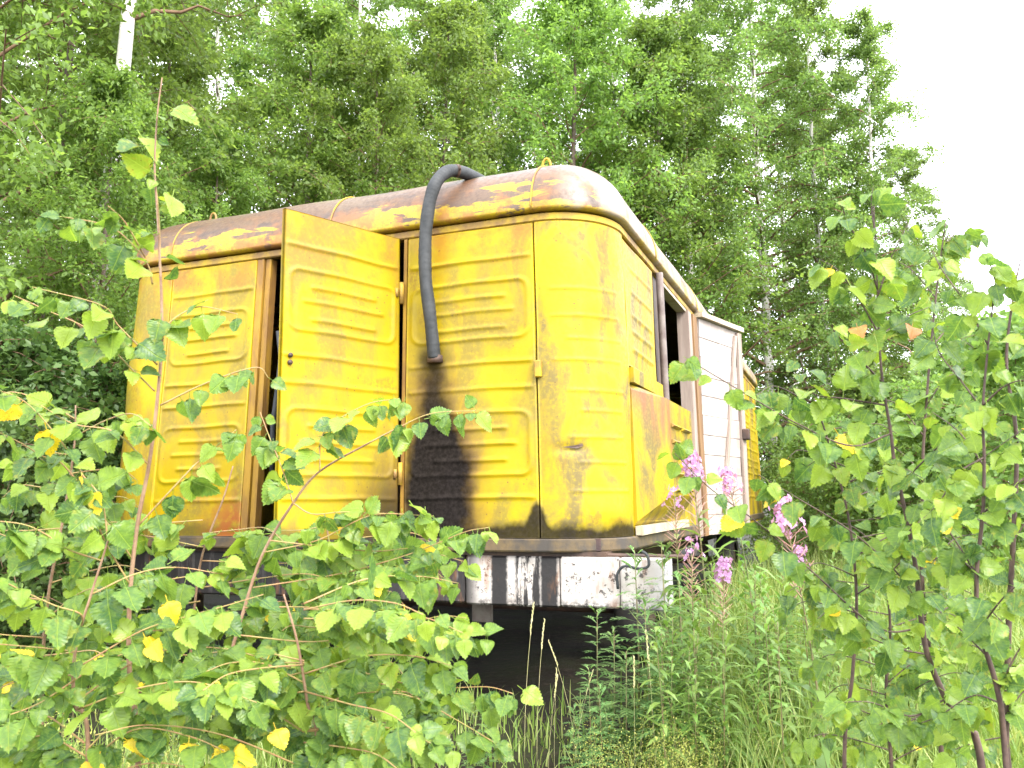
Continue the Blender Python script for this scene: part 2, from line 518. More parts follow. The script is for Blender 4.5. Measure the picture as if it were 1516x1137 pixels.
M['pink'] = mat_leaf('fireweed_petals', ((.34, .16, .36), (.40, .22, .42), (.46, .31, .48)), trans=.4)
M['herb_stem'] = mat_plain('herb_stem', (0.12, 0.15, 0.05), (0.17, 0.12, 0.06), 12, .6)
M['pod'] = mat_plain('reddish_pods', (0.30, 0.15, 0.12), (0.36, 0.22, 0.17), 20, .6)
M['straw'] = mat_plain('dry_straw', (0.52, 0.46, 0.26), (0.40, 0.40, 0.16), 30, .7)

# ------------------------------------------------------------------ ground
def ground_z(x, y):
    x = np.asarray(x, float); y = np.asarray(y, float)
    return 0.05*np.sin(x*.9+1.0)*np.sin(y*.7+.4)+0.03*np.sin(x*2.3)*np.sin(y*1.9+1)
def make_ground():
    a = np.concatenate([np.linspace(-250, -22, 9), np.linspace(-20, 20, 101), np.linspace(22, 250, 9)])
    X, Y = np.meshgrid(a, a)
    Z = ground_z(X, Y)*np.exp(-(X**2+Y**2)/900)
    n = len(a)
    V = np.stack([X.ravel(), Y.ravel(), Z.ravel()], 1)
    i = np.arange(n*n).reshape(n, n)
    Fq = np.stack([i[:-1, :-1].ravel(), i[:-1, 1:].ravel(), i[1:, 1:].ravel(), i[1:, :-1].ravel()], 1)
    t = NT('forest_soil')
    p = t.pos()
    n1 = t.noise(p, 1.5, 5); n2 = t.noise(p, 14, 5, .7)
    col = t.mix(t.ramp(n1, .35, .65), (0.016, 0.012, 0.009), (0.022, 0.026, 0.010))
    col = t.mix(t.ramp(n2, .5, .7), col, (0.04, 0.03, 0.02))
    m = t.done(t.bsdf(col, .9, .15, n2, .03))
    o = obj('ground', mesh_np('ground', V, Fq, True), m)
    tag(o, kind='structure')
make_ground()

# ------------------------------------------------------------------ the wagon
XL, XR, Y0, Y1, RC = -3.64, 0.472, 0.0, 10.2, 0.472
WROOT = np.array([-1.5, 5.1, 0.0])
wagon = empty('trailer_wagon', tuple(WROOT))
tag(wagon, 'derelict yellow sheet metal wagon with rounded corners and rusty roof', 'wagon')
L_F = (XR-RC)-(XL+RC); L_A = RC*math.pi/2; L_S = (Y1-Y0)-2*RC
S_R0 = L_F; S_R1 = L_F+L_A; S_S1 = S_R1+L_S; S_B0 = S_S1+L_A; S_B1 = S_B0+L_F; S_L0 = S_B1+L_A; S_L1 = S_L0+L_S; S_END = S_L1+L_A
def perim(s):
    """s=0 at the left end of the front flat; returns x,y,nx,ny (outward)"""
    s = np.asarray(s, float) % S_END
    x = np.zeros_like(s); y = np.zeros_like(s); nx = np.zeros_like(s); ny = np.zeros_like(s)
    def put(m, X, Y, NX, NY):
        x[m], y[m], nx[m], ny[m] = X, Y, NX, NY
    def arc(m, cx, cy, a0, u):
        a = a0+u/RC
        put(m, cx+RC*np.cos(a), cy+RC*np.sin(a), np.cos(a), np.sin(a))
    m = s < S_R0; put(m, XL+RC+s[m], Y0, 0, -1)
    m = (s >= S_R0) & (s < S_R1); arc(m, XR-RC, Y0+RC, -math.pi/2, s[m]-S_R0)
    m = (s >= S_R1) & (s < S_S1); put(m, XR, Y0+RC+s[m]-S_R1, 1, 0)
    m = (s >= S_S1) & (s < S_B0); arc(m, XR-RC, Y1-RC, 0, s[m]-S_S1)
    m = (s >= S_B0) & (s < S_B1); put(m, XR-RC-(s[m]-S_B0), Y1, 0, 1)
    m = (s >= S_B1) & (s < S_L0); arc(m, XL+RC, Y1-RC, math.pi/2, s[m]-S_B1)
    m = (s >= S_L0) & (s < S_L1); put(m, XL, Y1-RC-(s[m]-S_L0), -1, 0)
    m = s >= S_L1; arc(m, XL+RC, Y0+RC, math.pi, s[m]-S_L1)
    return x, y, nx, ny
def sx(x): return x-(XL+RC)                 # arclength of a front x
def sy(y): return S_R1+(y-(Y0+RC))          # arclength of a right side y
def body(s, off, z):
    """point on the body shell; the walls spread a little towards the floor"""
    x, y, nx, ny = perim(s)
    X = x+nx*off; Y = y+ny*off
    X = X+(X+0.6)*np.where(X < -.6, .052, .032)*(1-np.clip(z, -1, HW)/HW)
    return np.stack([X, Y, z+FZ], -1)

RIBS_FULL = (1.834, 1.137, .965, .256)
GROUPS = ((1.684, 1.30, (1.578, 1.486, 1.371)), (.807, .40, (.70, .60, .494)))
def rib_height(u, z, W, amp=.010, wd=.014, frame_open=None):
    z = z+.0035*np.sin(u*5.1+W*9)+.002*np.sin(u*13+z*3)
    amp = amp*(1+.25*np.sin(u*3.3+z*4.1+W*20)*np.sin(z*7.3+u))
    h = np.zeros_like(u)
    def ridge(d):
        return amp*np.exp(-(d/wd)**2)
    for zr in RIBS_FULL:
        du = np.maximum(np.maximum(.035-u, u-(W-.035)), 0)
        h = np.maximum(h, ridge(np.hypot(du, z-zr)))
    for zt, zb, shorts in GROUPS:
        cx, cz, hx, hz, r = W/2, (zt+zb)/2, W/2-.045, (zt-zb)/2, .07
        qx = np.abs(u-cx)-(hx-r); qz = np.abs(z-cz)-(hz-r)
        d = np.hypot(np.maximum(qx, 0), np.maximum(qz, 0))+np.minimum(np.maximum(qx, qz), 0)-r
        h = np.maximum(h, ridge(d))
        for k, zr in enumerate(shorts):
            ind = .155 if k == 1 else .215
            du = np.maximum(np.maximum(ind-u, u-(W-ind)), 0)
            h = np.maximum(h, ridge(np.hypot(du, z-zr)))
    return h
def lowfreq(u, z, seed, amp):
    r = np.random.default_rng(seed)
    h = np.zeros_like(u)
    for k in range(7):
        a, b = r.uniform(1.2, 5, 2); p1, p2 = r.uniform(0, 6.3, 2)
        h += amp/(1+.6*k)*np.sin(a*u*(1+.3*k)+p1)*np.sin(b*z*(1+.3*k)+p2)
    return h
def grid_mesh(name, P):
    nu, nz = P.shape[:2]
    i = np.arange(nu*nz).reshape(nu, nz)
    Fq = np.stack([i[:-1, :-1].ravel(), i[1:, :-1].ravel(), i[1:, 1:].ravel(), i[:-1, 1:].ravel()], 1)
    return mesh_np(name, P.reshape(-1, 3)-WROOT, Fq, True)
def wall_panel(s0, s1, z0, z1, mat, ribs=True, seed=1, du=.013, dz=.0075, off=0.0, extra=None, name='wall_panel', lf=.004, ribamp=.010):
    nu = max(3, int((s1-s0)/du)); nz = max(3, int((z1-z0)/dz))
    us = np.linspace(0, s1-s0, nu); zs = np.linspace(z0, z1, nz)
    us = np.concatenate([[us[0]]*2, us, [us[-1]]*2]); zs = np.concatenate([[zs[0]]*2, zs, [zs[-1]]*2])
    U, Z = np.meshgrid(us, zs, indexing='ij')
    h = lowfreq(U, Z, seed, lf)+off
    if ribs: h = h+rib_height(U, Z, s1-s0, ribamp)
    if extra is not None: h = h+extra(U, Z)
    h[0, :] = off-.03; h[-1, :] = off-.03; h[:, 0] = off-.03; h[:, -1] = off-.03
    P = body(U+s0, h, Z)
    return obj(name, grid_mesh(name, P), mat, wagon)

# door geometry of the front
X_H, X_J, X_LP = -0.965, -2.10, -2.215        # hinge side, jamb side, right edge of the left bay
wall_panel(sx(-3.01), sx(X_LP), 0.0, HW, M['yellow'], seed=3)
wall_panel(sx(-0.93), sx(-0.008), 0.0, HW, M['yellow'], seed=4)
def corner_dents(U, Z):
    h = .006*np.exp(-(((U-.42)/.22)**2+((Z-.16)/.09)**2))*2.2
    h -= .012*np.exp(-(((U-.20)/.10)**2+((Z-.555)/.035)**2))
    h -= .016*np.exp(-(((U-.42)/.16)**2+((Z-1.33)/.13)**2))
    h += .008*np.exp(-(((U-.30)/.05)**2+((Z-1.55)/.30)**2))
    for zr, a, b in ((1.60, .1, .6), (1.42, .1, .6), (1.27, .2, .62), (1.13, .1, .6), (.93, .2, .62), (.80, .28, .6), (.63, .2, .6), (.47, .25, .62), (.29, .2, .66)):
        du = np.maximum(np.maximum(a-U, U-b), 0)
        h += .0035*np.exp(-(np.hypot(du, Z-zr)/.012)**2)
    return h
cp = wall_panel(sx(0.004), S_R1+.02, 0.0, HW, M['yellow'], ribs=False, seed=9, lf=.006, extra=corner_dents, name='corner_panel')
wall_panel(S_END-L_A+.0, S_END+sx(-3.018), 0.0, HW, M['yellow'], ribs=False, seed=11, lf=.005, name='corner_panel')
# torn slit in the corner sheet
mb = MB()
c0 = at_y(852, 668, 0.02)-np.array([0, 0, FZ])
ss = sx(0.004)+.215
pts = [(-.075, .006), (-.03, .0), (.02, -.004), (.06, .012), (.055, .03), (.025, .02), (-.02, .013)]
V = [body(np.array(ss+a), np.array(.004), np.array(.56+b)) for a, b in pts]
mb.add(np.array(V)-WROOT, [tuple(range(7))])
tear = mb.build('tear', M['dark_steel'], cp)
# posts of the front frame
def post(s0, s1, z0, z1, off0, off1, mat, name='post'):
    m_ = MB()
    n = max(2, int((s1-s0)/.05)+2)
    S = np.linspace(s0, s1, n)
    ring = []
    for s in S:
        for o_, z_ in ((off0, z0), (off1, z0), (off1, z1), (off0, z1)):
            ring.append(body(np.array(s), np.array(o_), np.array(z_)))
    Fs = []
    for i in range(n-1):
        for k in range(4):
            Fs.append((i*4+k, (i+1)*4+k, (i+1)*4+(k+1) % 4, i*4+(k+1) % 4))
    Fs += [(3, 2, 1, 0), tuple((n-1)*4+k for k in range(4))]
    m_.add(np.array(ring)-WROOT, Fs)
    return m_.build(name, mat, wagon)
post(sx(X_LP)+.006, sx(X_LP)+.062, 0, HW, -.08, -.004, M['frame'])
post(sx(X_J)-.045, sx(X_J), 0, HW, -.09, -.02, M['frame'])
post(sx(X_H)+.004, sx(-0.938), 0, HW, -.08, .002, M['frame'])
# backing frame behind the seams
post(sx(-3.05), sx(-2.99), 0, HW, -.07, -.034, M['dark_steel'], 'seam_backing')
post(sx(-.03), sx(.03), 0, HW, -.07, -.034, M['dark_steel'], 'seam_backing')
# right hand side: upper panel beside the window
Y_A1 = 1.45; Z_A0 = 1.11; Y_W0, Y_W1, Z_W0, Z_W1 = 1.93, 3.02, 1.04, 2.03
def side_ribs(U, Z):
    h = np.zeros_like(U)
    for zr in (1.86, 1.69, 1.52, 1.40, 1.27):
        du = np.maximum(np.maximum(.15-U, U-.85), 0)
        h += .008*np.exp(-(np.hypot(du, Z-zr)/.014)**2)
    return h
wall_panel(sy(RC+.035), sy(Y_A1), Z_A0+.03, HW-.02, M['yellow_side'], ribs=False, seed=21, extra=side_ribs, dz=.012, du=.03)
post(sy(RC+.03), sy(Y_A1+.05), Z_A0-.09, Z_A0+.012, -.04, .035, M['yellow_side'], 'window_ledge')
post(sy(RC+.03), sy(Y_W1), -.02, Z_A0-.10, -.05, -.012, M['yellow_side'], 'lower_wall')
post(sy(Y_A1+.01), sy(Y_A1+.12), Z_A0-.08, HW, -.12, -.06, M['dark_steel'], 'post')
post(sy(Y_W0-.30), sy(Y_W0-.10), Z_W0-.02, HW, -.10, -.03, M['dark_steel'], 'post')
post(sy(Y_W0-.10), sy(Y_W0), Z_W0-.02, HW, -.09, .0, M['grey_wood'], 'window_jamb')
post(sy(Y_W0), sy(Y_W1), Z_W1, HW+.02, -.09, .0, M['cream'], 'window_head')
post(sy(Y_W1), sy(Y_W1+.18), -.12, HW, -.09, .02, M['grey_wood'], 'door_post')
post(sy(Y_W1+.20), sy(Y_W1+.44), -.12, HW, -.09, .035, M['wood'], 'door_post')
# rain pipe at the near edge of the window
pp = [body(np.array(sy(1.62)), np.array(.03), np.array(z)) for z in (2.06, 1.8, 1.4, 1.0, .9)]
mb = MB(); mb.tube(np.array(pp)-WROOT, .03, 8); mb.build('rain_pipe', M['pipe'], wagon, True)
# far yellow side panels behind the white leaf
yy = 4.55
while yy < Y1-RC-.2:
    ye = min(yy+1.0, Y1-RC)
    wall_panel(sy(yy), sy(ye)-.01, -.12, HW, M['yellow_side'], seed=int(yy*10), du=.03, dz=.012)
    yy = ye
wall_panel(sy(Y1-RC)+.005, S_B0, -.12, HW, M['yellow_side'], ribs=False, du=.05, dz=.05, name='corner_panel')
for k in range(3):
    wall_panel(S_B0+k*L_F/3+.005, S_B0+(k+1)*L_F/3-.005, 0, HW, M['yellow_side'], ribs=True, du=.05, dz=.02)
wall_panel(S_B1+.005, S_L0-.005, 0, HW, M['yellow_side'], ribs=False, du=.05, dz=.05, name='corner_panel')
for k in range(9):
    wall_panel(S_L0+k*L_S/9+.005, S_L0+(k+1)*L_S/9-.005, 0, HW, M['yellow_side'], ribs=True, du=.05, dz=.02)

# swept bands round the body
def band(prof, mat, name, s_from=0.0, s_to=None, closed=True, n_arc=14):
    if s_to is None: s_to = S_END
    S = [0.0]
    for a, b, n in ((0, S_R0, 12), (S_R0, S_R1, n_arc), (S_R1, S_S1, 24), (S_S1, S_B0, n_arc), (S_B0, S_B1, 6), (S_B1, S_L0, n_arc), (S_L0, S_L1, 12), (S_L1, S_END, n_arc)):
        S += list(np.linspace(a, b, n+1)[1:])
    S = np.array(S)
    if not closed:
        S = S[(S > s_from) & (S < s_to)]; S = np.concatenate([[s_from], S, [s_to-1e-6]])
    else:
        S = S[:-1]
    k = len(prof); n = len(S)
    O, Z = np.array([p[0] for p in prof]), np.array([p[1] for p in prof])
    P = body(np.repeat(S, k), np.tile(O, n), np.tile(Z, n))
    Fs = []
    for i in range(n if closed else n-1):
        j = (i+1) % n
        for q in range(k):
            Fs.append((i*k+q, j*k+q, j*k+(q+1) % k, i*k+(q+1) % k))
    if not closed:
        Fs += [tuple(range(k))[::-1], tuple((n-1)*k+q for q in range(k))]
    return obj(name, mesh_np(name, P-WROOT, Fs), mat, wagon)
band([(-.06, HW+.004), (-.004, HW+.004), (.006, HW+.012), (.006, HW+.052), (-.004, HW+.06), (-.06, HW+.06)], M['rail'], 'top_rail', S_END-L_A, None, True)
band([(-.10, -.085), (.012, -.085), (.018, -.075), (.018, -.012), (.008, -.004), (-.10, -.004)], M['sooty'], 'floor_sill')
# floor and inner lining
mb = MB(); mb.box((XL+.1, Y0+.1, FZ-.08), (XR-.1, Y1-.1, FZ-.006)); mb.build('floor', M['interior'], wagon, off=WROOT)
mb = MB(); mb.box((XL+.12, 3.6, FZ), (-.9, 3.66, FZ+HW)); mb.build('partition', M['interior'], wagon, off=WROOT)
mb = MB(); mb.box((-.9, 1.55, FZ), (-.86, 6.0, FZ+HW)); mb.build('partition', M['interior'], wagon, off=WROOT)

# roof: rounded shoulders sweeping up to a gently crowned top
def make_roof():
    S = [0.0]
    for a, b, n in ((0, S_R0, 46), (S_R0, S_R1, 22), (S_R1, S_S1, 90), (S_S1, S_B0, 14), (S_B0, S_B1, 20), (S_B1, S_L0, 14), (S_L0, S_L1, 40), (S_L1, S_END, 22)):
        S += list(np.linspace(a, b, n+1)[1:])
    S = np.array(S[:-1]); n = len(S)
    prof = [(-.05, .068), (.030, .066), (.047, .078), (.050, .092)]
    for k in range(1, 15):
        a = k/14*math.pi/2
        prof.append((.050-.43*(1-math.cos(a)), .092+.405*math.sin(a)))
    x, y, nx, ny = perim(S)
    rows = []
    for o_, z_ in prof:
        pp_ = body(S, np.full(n, o_), np.full(n, HW+z_))
        pp_[:, 2] += .006*np.sin(S*2.1)*np.clip(z_*4, 0, 1)+.004*np.sin(S*5.3+1)*np.clip(z_*4, 0, 1)
        rows.append(pp_)
    last = rows[-1]; c = np.array([(XL+XR)/2, 0, 0])
    cx = (XL+XR)/2
    for q, zz in ((.5, .055), (.9, .08)):
        r_ = last.copy()
        ycl = np.clip(last[:, 1], Y0+1.4, Y1-1.4)
        r_[:, 0] = last[:, 0]+(cx-last[:, 0])*q
        r_[:, 1] = last[:, 1]+(ycl-last[:, 1])*q
        r_[:, 2] = last[:, 2]+zz
        rows.append(r_)
    P = np.stack(rows)                      # (k,n,3)
    k = len(rows)
    Fs = []
    for a in range(k-1):
        for i in range(n):
            j = (i+1) % n
            Fs.append((a*n+i, a*n+j, (a+1)*n+j, (a+1)*n+i))
    Fs.append(tuple((k-1)*n+i for i in range(n)))
    return obj('roof', mesh_np('roof', P.reshape(-1, 3)-WROOT, Fs, True), M['roof'], wagon)
roof = make_roof()
def roof_pt(s, a, lift=0.0):
    return body(np.array(s), np.array(.050-.43*(1-math.cos(a))+lift*math.cos(a)), np.array(HW+.092+.405*math.sin(a)+lift*math.sin(a)))
# welded seams over the roof shoulder
for s_ in (sx(0.0), sx(-1.55), sx(-3.0), sy(1.4), sy(3.4), sy(5.4)):
    pts = [roof_pt(s_, a, .003) for a in np.linspace(-.05, math.pi/2, 14)]
    mb = MB(); mb.tube(np.array(pts)-WROOT, .006, 5); mb.build('roof_seam', M['rail'], roof, True)
# lifting eyes
for s_ in (sx(0.03), sx(-2.86), sy(8.2)):
    base = roof_pt(s_, 1.25)
    pts = [base+np.array([.03*math.cos(a), 0, -.02+.075*max(0, math.sin(a))**.7]) for a in np.linspace(0, math.pi, 11)]
    mb = MB(); mb.tube(np.array(pts)-WROOT, .009, 6); mb.build('lifting_eye', M['rail'], roof, True)

# open front door leaf
DW, PHI = .90, math.radians(67)
hx = body(np.array(sx(X_H)), np.array(.03), np.array(HW))
door_dir = np.array([-math.cos(PHI), -math.sin(PHI), 0]); door_n = np.array([math.sin(PHI), -math.cos(PHI), 0])
def leaf_panel(W, z0, z1, org, d, nrm, mat, name, ribs=True, seed=0, thick=.03, ribamp=.0095):
    nu, nz = int(W/.013), int((z1-z0)/.0075)
    us = np.linspace(0, W, nu); zs = np.linspace(z0, z1, nz)
    us = np.concatenate([[us[0]]*2, us, [us[-1]]*2]); zs = np.concatenate([[zs[0]]*2, zs, [zs[-1]]*2])
    U, Z = np.meshgrid(us, zs, indexing='ij')
    h = lowfreq(U, Z, seed, .003)
    if ribs: h = h+rib_height(U, Z, W, ribamp)
    h[0, :] = -thick; h[-1, :] = -thick; h[:, 0] = -thick; h[:, -1] = -thick
    P = org+U[..., None]*d+h[..., None]*nrm
    P[..., 2] = Z+FZ
    nuu, nzz = P.shape[:2]
    i = np.arange(nuu*nzz).reshape(nuu, nzz)
    Fq = np.stack([i[:-1, :-1].ravel(), i[1:, :-1].ravel(), i[1:, 1:].ravel(), i[:-1, 1:].ravel()], 1)
    Fl = [tuple(q) for q in Fq.tolist()]+[(int(i[0, 0]), int(i[0, -1]), int(i[-1, -1]), int(i[-1, 0]))]
    return obj(name, mesh_np(name, P.reshape(-1, 3)-WROOT, Fl, True), mat, wagon)
dorg = np.array([X_H-.012, -.035, 0.0])
door = leaf_panel(DW, .005, HW+.0, dorg, door_dir, door_n, M['yellow'], 'door', seed=31)
def on_door(u, z, out):
    p_ = dorg+door_dir*u+door_n*out
    return np.array([p_[0], p_[1], z+FZ])
for z_ in (1.66, .42):
    pts = [np.array([X_H+.002, -.032, z_+FZ+q]) for q in (-.075, .075)]
    mb = MB(); mb.tube(np.array(pts)-WROOT, .017, 8)
    mb.tube(np.array([on_door(.03, z_-.03, .006), on_door(.03, z_+.03, .006)])-WROOT, .014, 6)
    mb.build('hinge', M['rail'], door, True)
for z_ in (1.13, 1.085):
    mb = MB(); mb.tube(np.array([on_door(DW-.06, z_, -.005), on_door(DW-.06, z_, .014)])-WROOT, .015, 10)
    mb.build('lock_hole', M['dark_steel'], door, True)
# hinge block on the corner seam
h0 = body(np.array(sx(.012)), np.array(.012), np.array(1.07))
mb = MB(); mb.cbox(h0-np.array([.022, .02, .055]), h0+np.array([.022, .018, .055]), .006); mb.build('hinge', M['rail'], wagon, off=WROOT)
# dark rubber strip hanging inside the doorway
pts = [np.array([X_J+.05, .06, FZ+z_]) for z_ in (1.5, 1.3, 1.1, .8, .4)]
pts = [p_+np.array([.03*math.sin(i*1.4), 0, 0]) for i, p_ in enumerate(pts)]
mb = MB(); mb.tube(np.array(pts)-WROOT, .018, 7); mb.build('cable', M['rubber'], wagon, True)

# bulging louvred box below the window
xb0, xb1 = XR+.012, .60
yb0, yb1, yb2 = RC+.04, 1.12, 2.18
zt, zb_in, zb_out = .97, .07, .21
def wp(x, y, z):
    return np.array([x+(x+.6)*.032*(1-z/HW), y, z+FZ])
A = [wp(xb0, yb0, zt), wp(xb1, yb1, zt-.0), wp(xb1, yb2, zt-.0), wp(xb0-.03, yb2, zt)]
Bm = [wp(xb0, yb0, zb_in+.02), wp(xb1, yb1, zb_out+.05), wp(xb1, yb2, zb_out+.05), wp(xb0-.03, yb2, zb_in)]
Cc = [wp(xb0-.03, yb0, zb_in-.02), wp(xb0-.03, yb2, zb_in-.02)]
TI = [wp(xb0-.03, yb0, zt+.05), wp(xb0-.03, yb2, zt+.05)]
mb = MB()
mb.add(A+Bm+Cc+TI, [(4, 5, 1, 0), (5, 6, 2, 1), (6, 7, 3, 2), (4, 8, 9, 7), (4, 7, 6, 5), (0, 1, 2, 11, 10), (2, 3, 11), (0, 10, 8, 4)])
boxo = mb.build('vent_box', M['yellow_side'], wagon, off=WROOT)
for zc in (.80, .68, .44, .32):
    for q in (0, 1):
        ya = yb1+.12+q*.42
        mb = MB()
        mb.add([wp(xb1+.004, ya, zc), wp(xb1+.004, ya+.34, zc), wp(xb1+.03, ya+.33, zc-.02), wp(xb1+.03, ya+.01, zc-.02), wp(xb1+.004, ya, zc-.035), wp(xb1+.004, ya+.34, zc-.035)],
               [(0, 3, 2, 1), (3, 4, 5, 2), (0, 4, 3), (1, 2, 5)])
        mb.build('louvre', M['dark_steel'] if q == 2 else M['yellow_side'], boxo, off=WROOT)
post(sy(RC+.03), sy(2.3), -.0, .06, .0, .045, M['cream'], 'side_sill')

# white boarded leaf swung out from the side
TH = math.radians(16)
d2 = np.array([math.sin(TH), math.cos(TH), 0]); n2 = np.array([math.cos(TH), -math.sin(TH), 0])
o2 = np.array([XR+.045, Y_W1+.46, 0.0])
wl_root = None
LW, LZ0, LZ1 = 1.02, -.12, 2.06
def slab(u0, u1, z0, z1, out0, out1):
    P = []
    for (u, o_) in ((u0, out0), (u1, out0), (u1, out1), (u0, out1)):
        for z_ in (z0, z1):
            q = o2+d2*u+n2*o_
            P.append(np.array([q[0], q[1], z_+FZ]))
    return P, [(0, 2, 3, 1), (2, 4, 5, 3), (4, 6, 7, 5), (6, 0, 1, 7), (1, 3, 5, 7), (0, 6, 4, 2)]
mb = MB(); mb.add(*slab(0, LW, LZ0, LZ1, -.03, -.012)); side_leaf = mb.build('side_door', M['grey_wood'], wagon, off=WROOT)
nb = 11
for k in range(nb):
    za = LZ0+(LZ1-LZ0)*k/nb; zb = LZ0+(LZ1-LZ0)*(k+1)/nb-.006
    mb = MB(); mb.add(*slab(0.004, LW-.004, za, zb, -.0115, .004+.003*(k % 3))); mb.build('board', M['white_ply'], side_leaf, off=WROOT)
mb = MB(); mb.add(*slab(LW-.10, LW-.0, LZ0, LZ1-.02, .012, .04)); mb.build('batten', M['grey_wood'], side_leaf, off=WROOT)
mb = MB(); mb.add(*slab(-.02, LW+.03, LZ1, LZ1+.05, -.05, .06)); mb.build('drip_cap', M['cream'], side_leaf, off=WROOT)
P = []
for (u, z_) in ((LW-.16, 2.0), (LW-.10, 2.0), (.42, .1), (.36, .1)):
    for o_ in (.012, .035):
        q = o2+d2*u+n2*o_; P.append(np.array([q[0], q[1], z_+FZ]))
mb = MB(); mb.add(P, [(0, 2, 3, 1), (2, 4, 5, 3), (4, 6, 7, 5), (6, 0, 1, 7), (1, 3, 5, 7), (0, 6, 4, 2)])
mb.build('brace', M['grey_wood'], side_leaf, off=WROOT)
q = o2+d2*(LW-.05)+n2*.06
mb = MB(); mb.cbox((q[0]-.04, q[1]-.05, FZ+.86), (q[0]+.04, q[1]+.05, FZ+.98), .012); mb.build('latch', M['dark_steel'], side_leaf, off=WROOT)

# white painted beam below the floor and the running gear
def bxp(px): return at_y(px, 855, .04)[0]
BX = [bxp(727), bxp(751), bxp(763), bxp(800), bxp(826), bxp(712)]
M['beam'] = mat_beam()
ZB0, ZB1 = FZ-.425, FZ-.115
edges = [-3.35, -2.2, bxp(688), bxp(828), bxp(917), .80]
for i in range(len(edges)-1):
    mb = MB(); mb.cbox((edges[i]+.004, .04+.004*(i % 2), ZB0+.006*(i % 2)), (edges[i+1]-.004, .22, ZB1), .012)
    mb.build('front_beam', M['beam'], wagon, off=WROOT)
mb = MB(); mb.box((-3.4, .06, FZ-.114), (.42, 10.0, FZ-.086)); mb.build('underfloor', M['dark_steel'], wagon, off=WROOT)
mb = MB(); mb.tube(np.array([(-.2, .10, FZ-.10), (.2, .10, FZ-.104), (.9, .12, FZ-.108)])-WROOT, .014, 6); mb.build('rod', M['dark_steel'], wagon, True)
# bent cable in front of the beam
cb = [at_y(px, py, -.02) for px, py in ((915, 872), (914, 850), (925, 838), (945, 842), (960, 838), (958, 822), (948, 815))]
mb = MB(); mb.tube(smooth_path(cb, 24)-WROOT, .009, 6); mb.build('cable', M['rubber'], wagon, True)
for xr in (-2.75, -.25):
    mb = MB(); mb.cbox((xr-.07, .23, FZ-.40), (xr+.07, 10.0, FZ-.115), .01); mb.build('chassis_rail', M['dark_steel'], wagon, off=WROOT)
for yw in (2.3, 8.2):
    mb = MB(); mb.tube(np.array([(-3.1, yw, .46), (.1, yw, .46)])-WROOT, .06, 10); mb.build('axle', M['dark_steel'], wagon, True)
    for xr in (-2.75, -.25):
        mb = MB(); mb.cbox((xr-.05, yw-.12, .46), (xr+.05, yw+.12, FZ-.40), .01); mb.build('spring_block', M['dark_steel'], wagon, off=WROOT)
    for xw in (-3.1, .1):
        mb = MB()
        R0 = .47
        prof = [(-.12, .27), (-.13, .36), (-.115, .44), (-.08, .465), (0, .47), (.08, .465), (.115, .44), (.13, .36), (.12, .27)]
        nS = 32; V = []; Fs = []
        for i in range(nS):
            a = 2*math.pi*i/nS
            for (dx, rr) in prof:
                V.append((xw+dx, yw+rr*math.cos(a), .46+rr*math.sin(a)))
        k = len(prof)
        for i in range(nS):
            j = (i+1) % nS
            for q_ in range(k-1):
                Fs.append((i*k+q_, j*k+q_, j*k+q_+1, i*k+q_+1))
        mb.add(V, Fs)
        wh = mb.build('wheel', M['tyre'], wagon, True, off=WROOT)
        mb = MB(); mb.tube(np.array([(xw-.09, yw, .46), (xw-.08, yw, .46), (xw+.08, yw, .46), (xw+.09, yw, .46)])-WROOT, [.2, .28, .28, .2], 20)
        mb.build('rim', M['dark_steel'], wh)
mb = MB(); g0 = at_y(700, 920, .6); mb.cbox((g0[0], .58, g0[2]+.0), (g0[0]+.15, .62, ZB0+.02), .006); mb.build('bracket', M['pipe'], wagon, off=WROOT)

# exhaust hose bent over the roof edge
hose_px = [(643, 530, -.02), (637, 470, -.075), (630, 410, -.10), (630, 350, -.115), (636, 300, -.125), (647, 268, -.10), (666, 253, .0), (690, 257, .12), (712, 268, .30)]
hp = [at_y(*q) for q in hose_px]
hpt = smooth_path(hp, 150)
rad = [.044+.0009*math.sin(i*2.2)+.0012*math.sin(i*.31) for i in range(150)]
hr = empty('rubber_hose', tuple(hp[0]))
tag(hr, 'thick grey ribbed rubber hose bent over the roof edge of the yellow wagon', 'hose')
mb = MB(); mb.tube(hpt, rad, 14); mb.build('hose_tube', M['rubber'], hr, True, off=hp[0])
ring = hp[0]+np.array([0, .012, -.012])
mb = MB(); mb.tube(np.array([ring+np.array([0, 0, .03]), ring+np.array([0, 0, -.02])]), [.052, .056], 14); mb.build('collar', M['dark_steel'], hr, True, off=hp[0])

for k_ in (118,):
    mb = MB(); mb.tube(hpt[k_:k_+4], .047, 14); mb.tube(np.array([hpt[k_+1]+np.array([.045, -.03, -.012]), hpt[k_+1]+np.array([.045, -.03, .02])]), .009, 6)
    mb.build('clamp', M['dark_steel'], hr, True, off=hp[0])

# ------------------------------------------------------------------ leaf cloud builder
def leaf_cloud(P, D, size, wid, seed, up=.35, fold=.15):
    """rhombic two-triangle leaves at P with tip directions D"""
    r = np.random.default_rng(seed)
    n = len(P)
    D = D/np.linalg.norm(D, axis=1)[:, None]
    N = r.normal(size=(n, 3)); N[:, 2] = np.abs(N[:, 2])+up
    N -= D*np.sum(N*D, 1)[:, None]; N /= np.linalg.norm(N, axis=1)[:, None]+1e-9
    S = np.cross(D, N)
    L = (size*r.uniform(.65, 1.25, n))[:, None]; W = L*wid*.5
    a = P; c = P+D*L
    b = P+D*L*.42+S*W+N*L*fold*.5; d = P+D*L*.42-S*W+N*L*fold*.5
    V = np.stack([a, b, c, d], 1).reshape(-1, 3)
    i = np.arange(n)*4
    Fq = np.concatenate([np.stack([i, i+1, i+2], 1), np.stack([i, i+2, i+3], 1)])
    return V, Fq

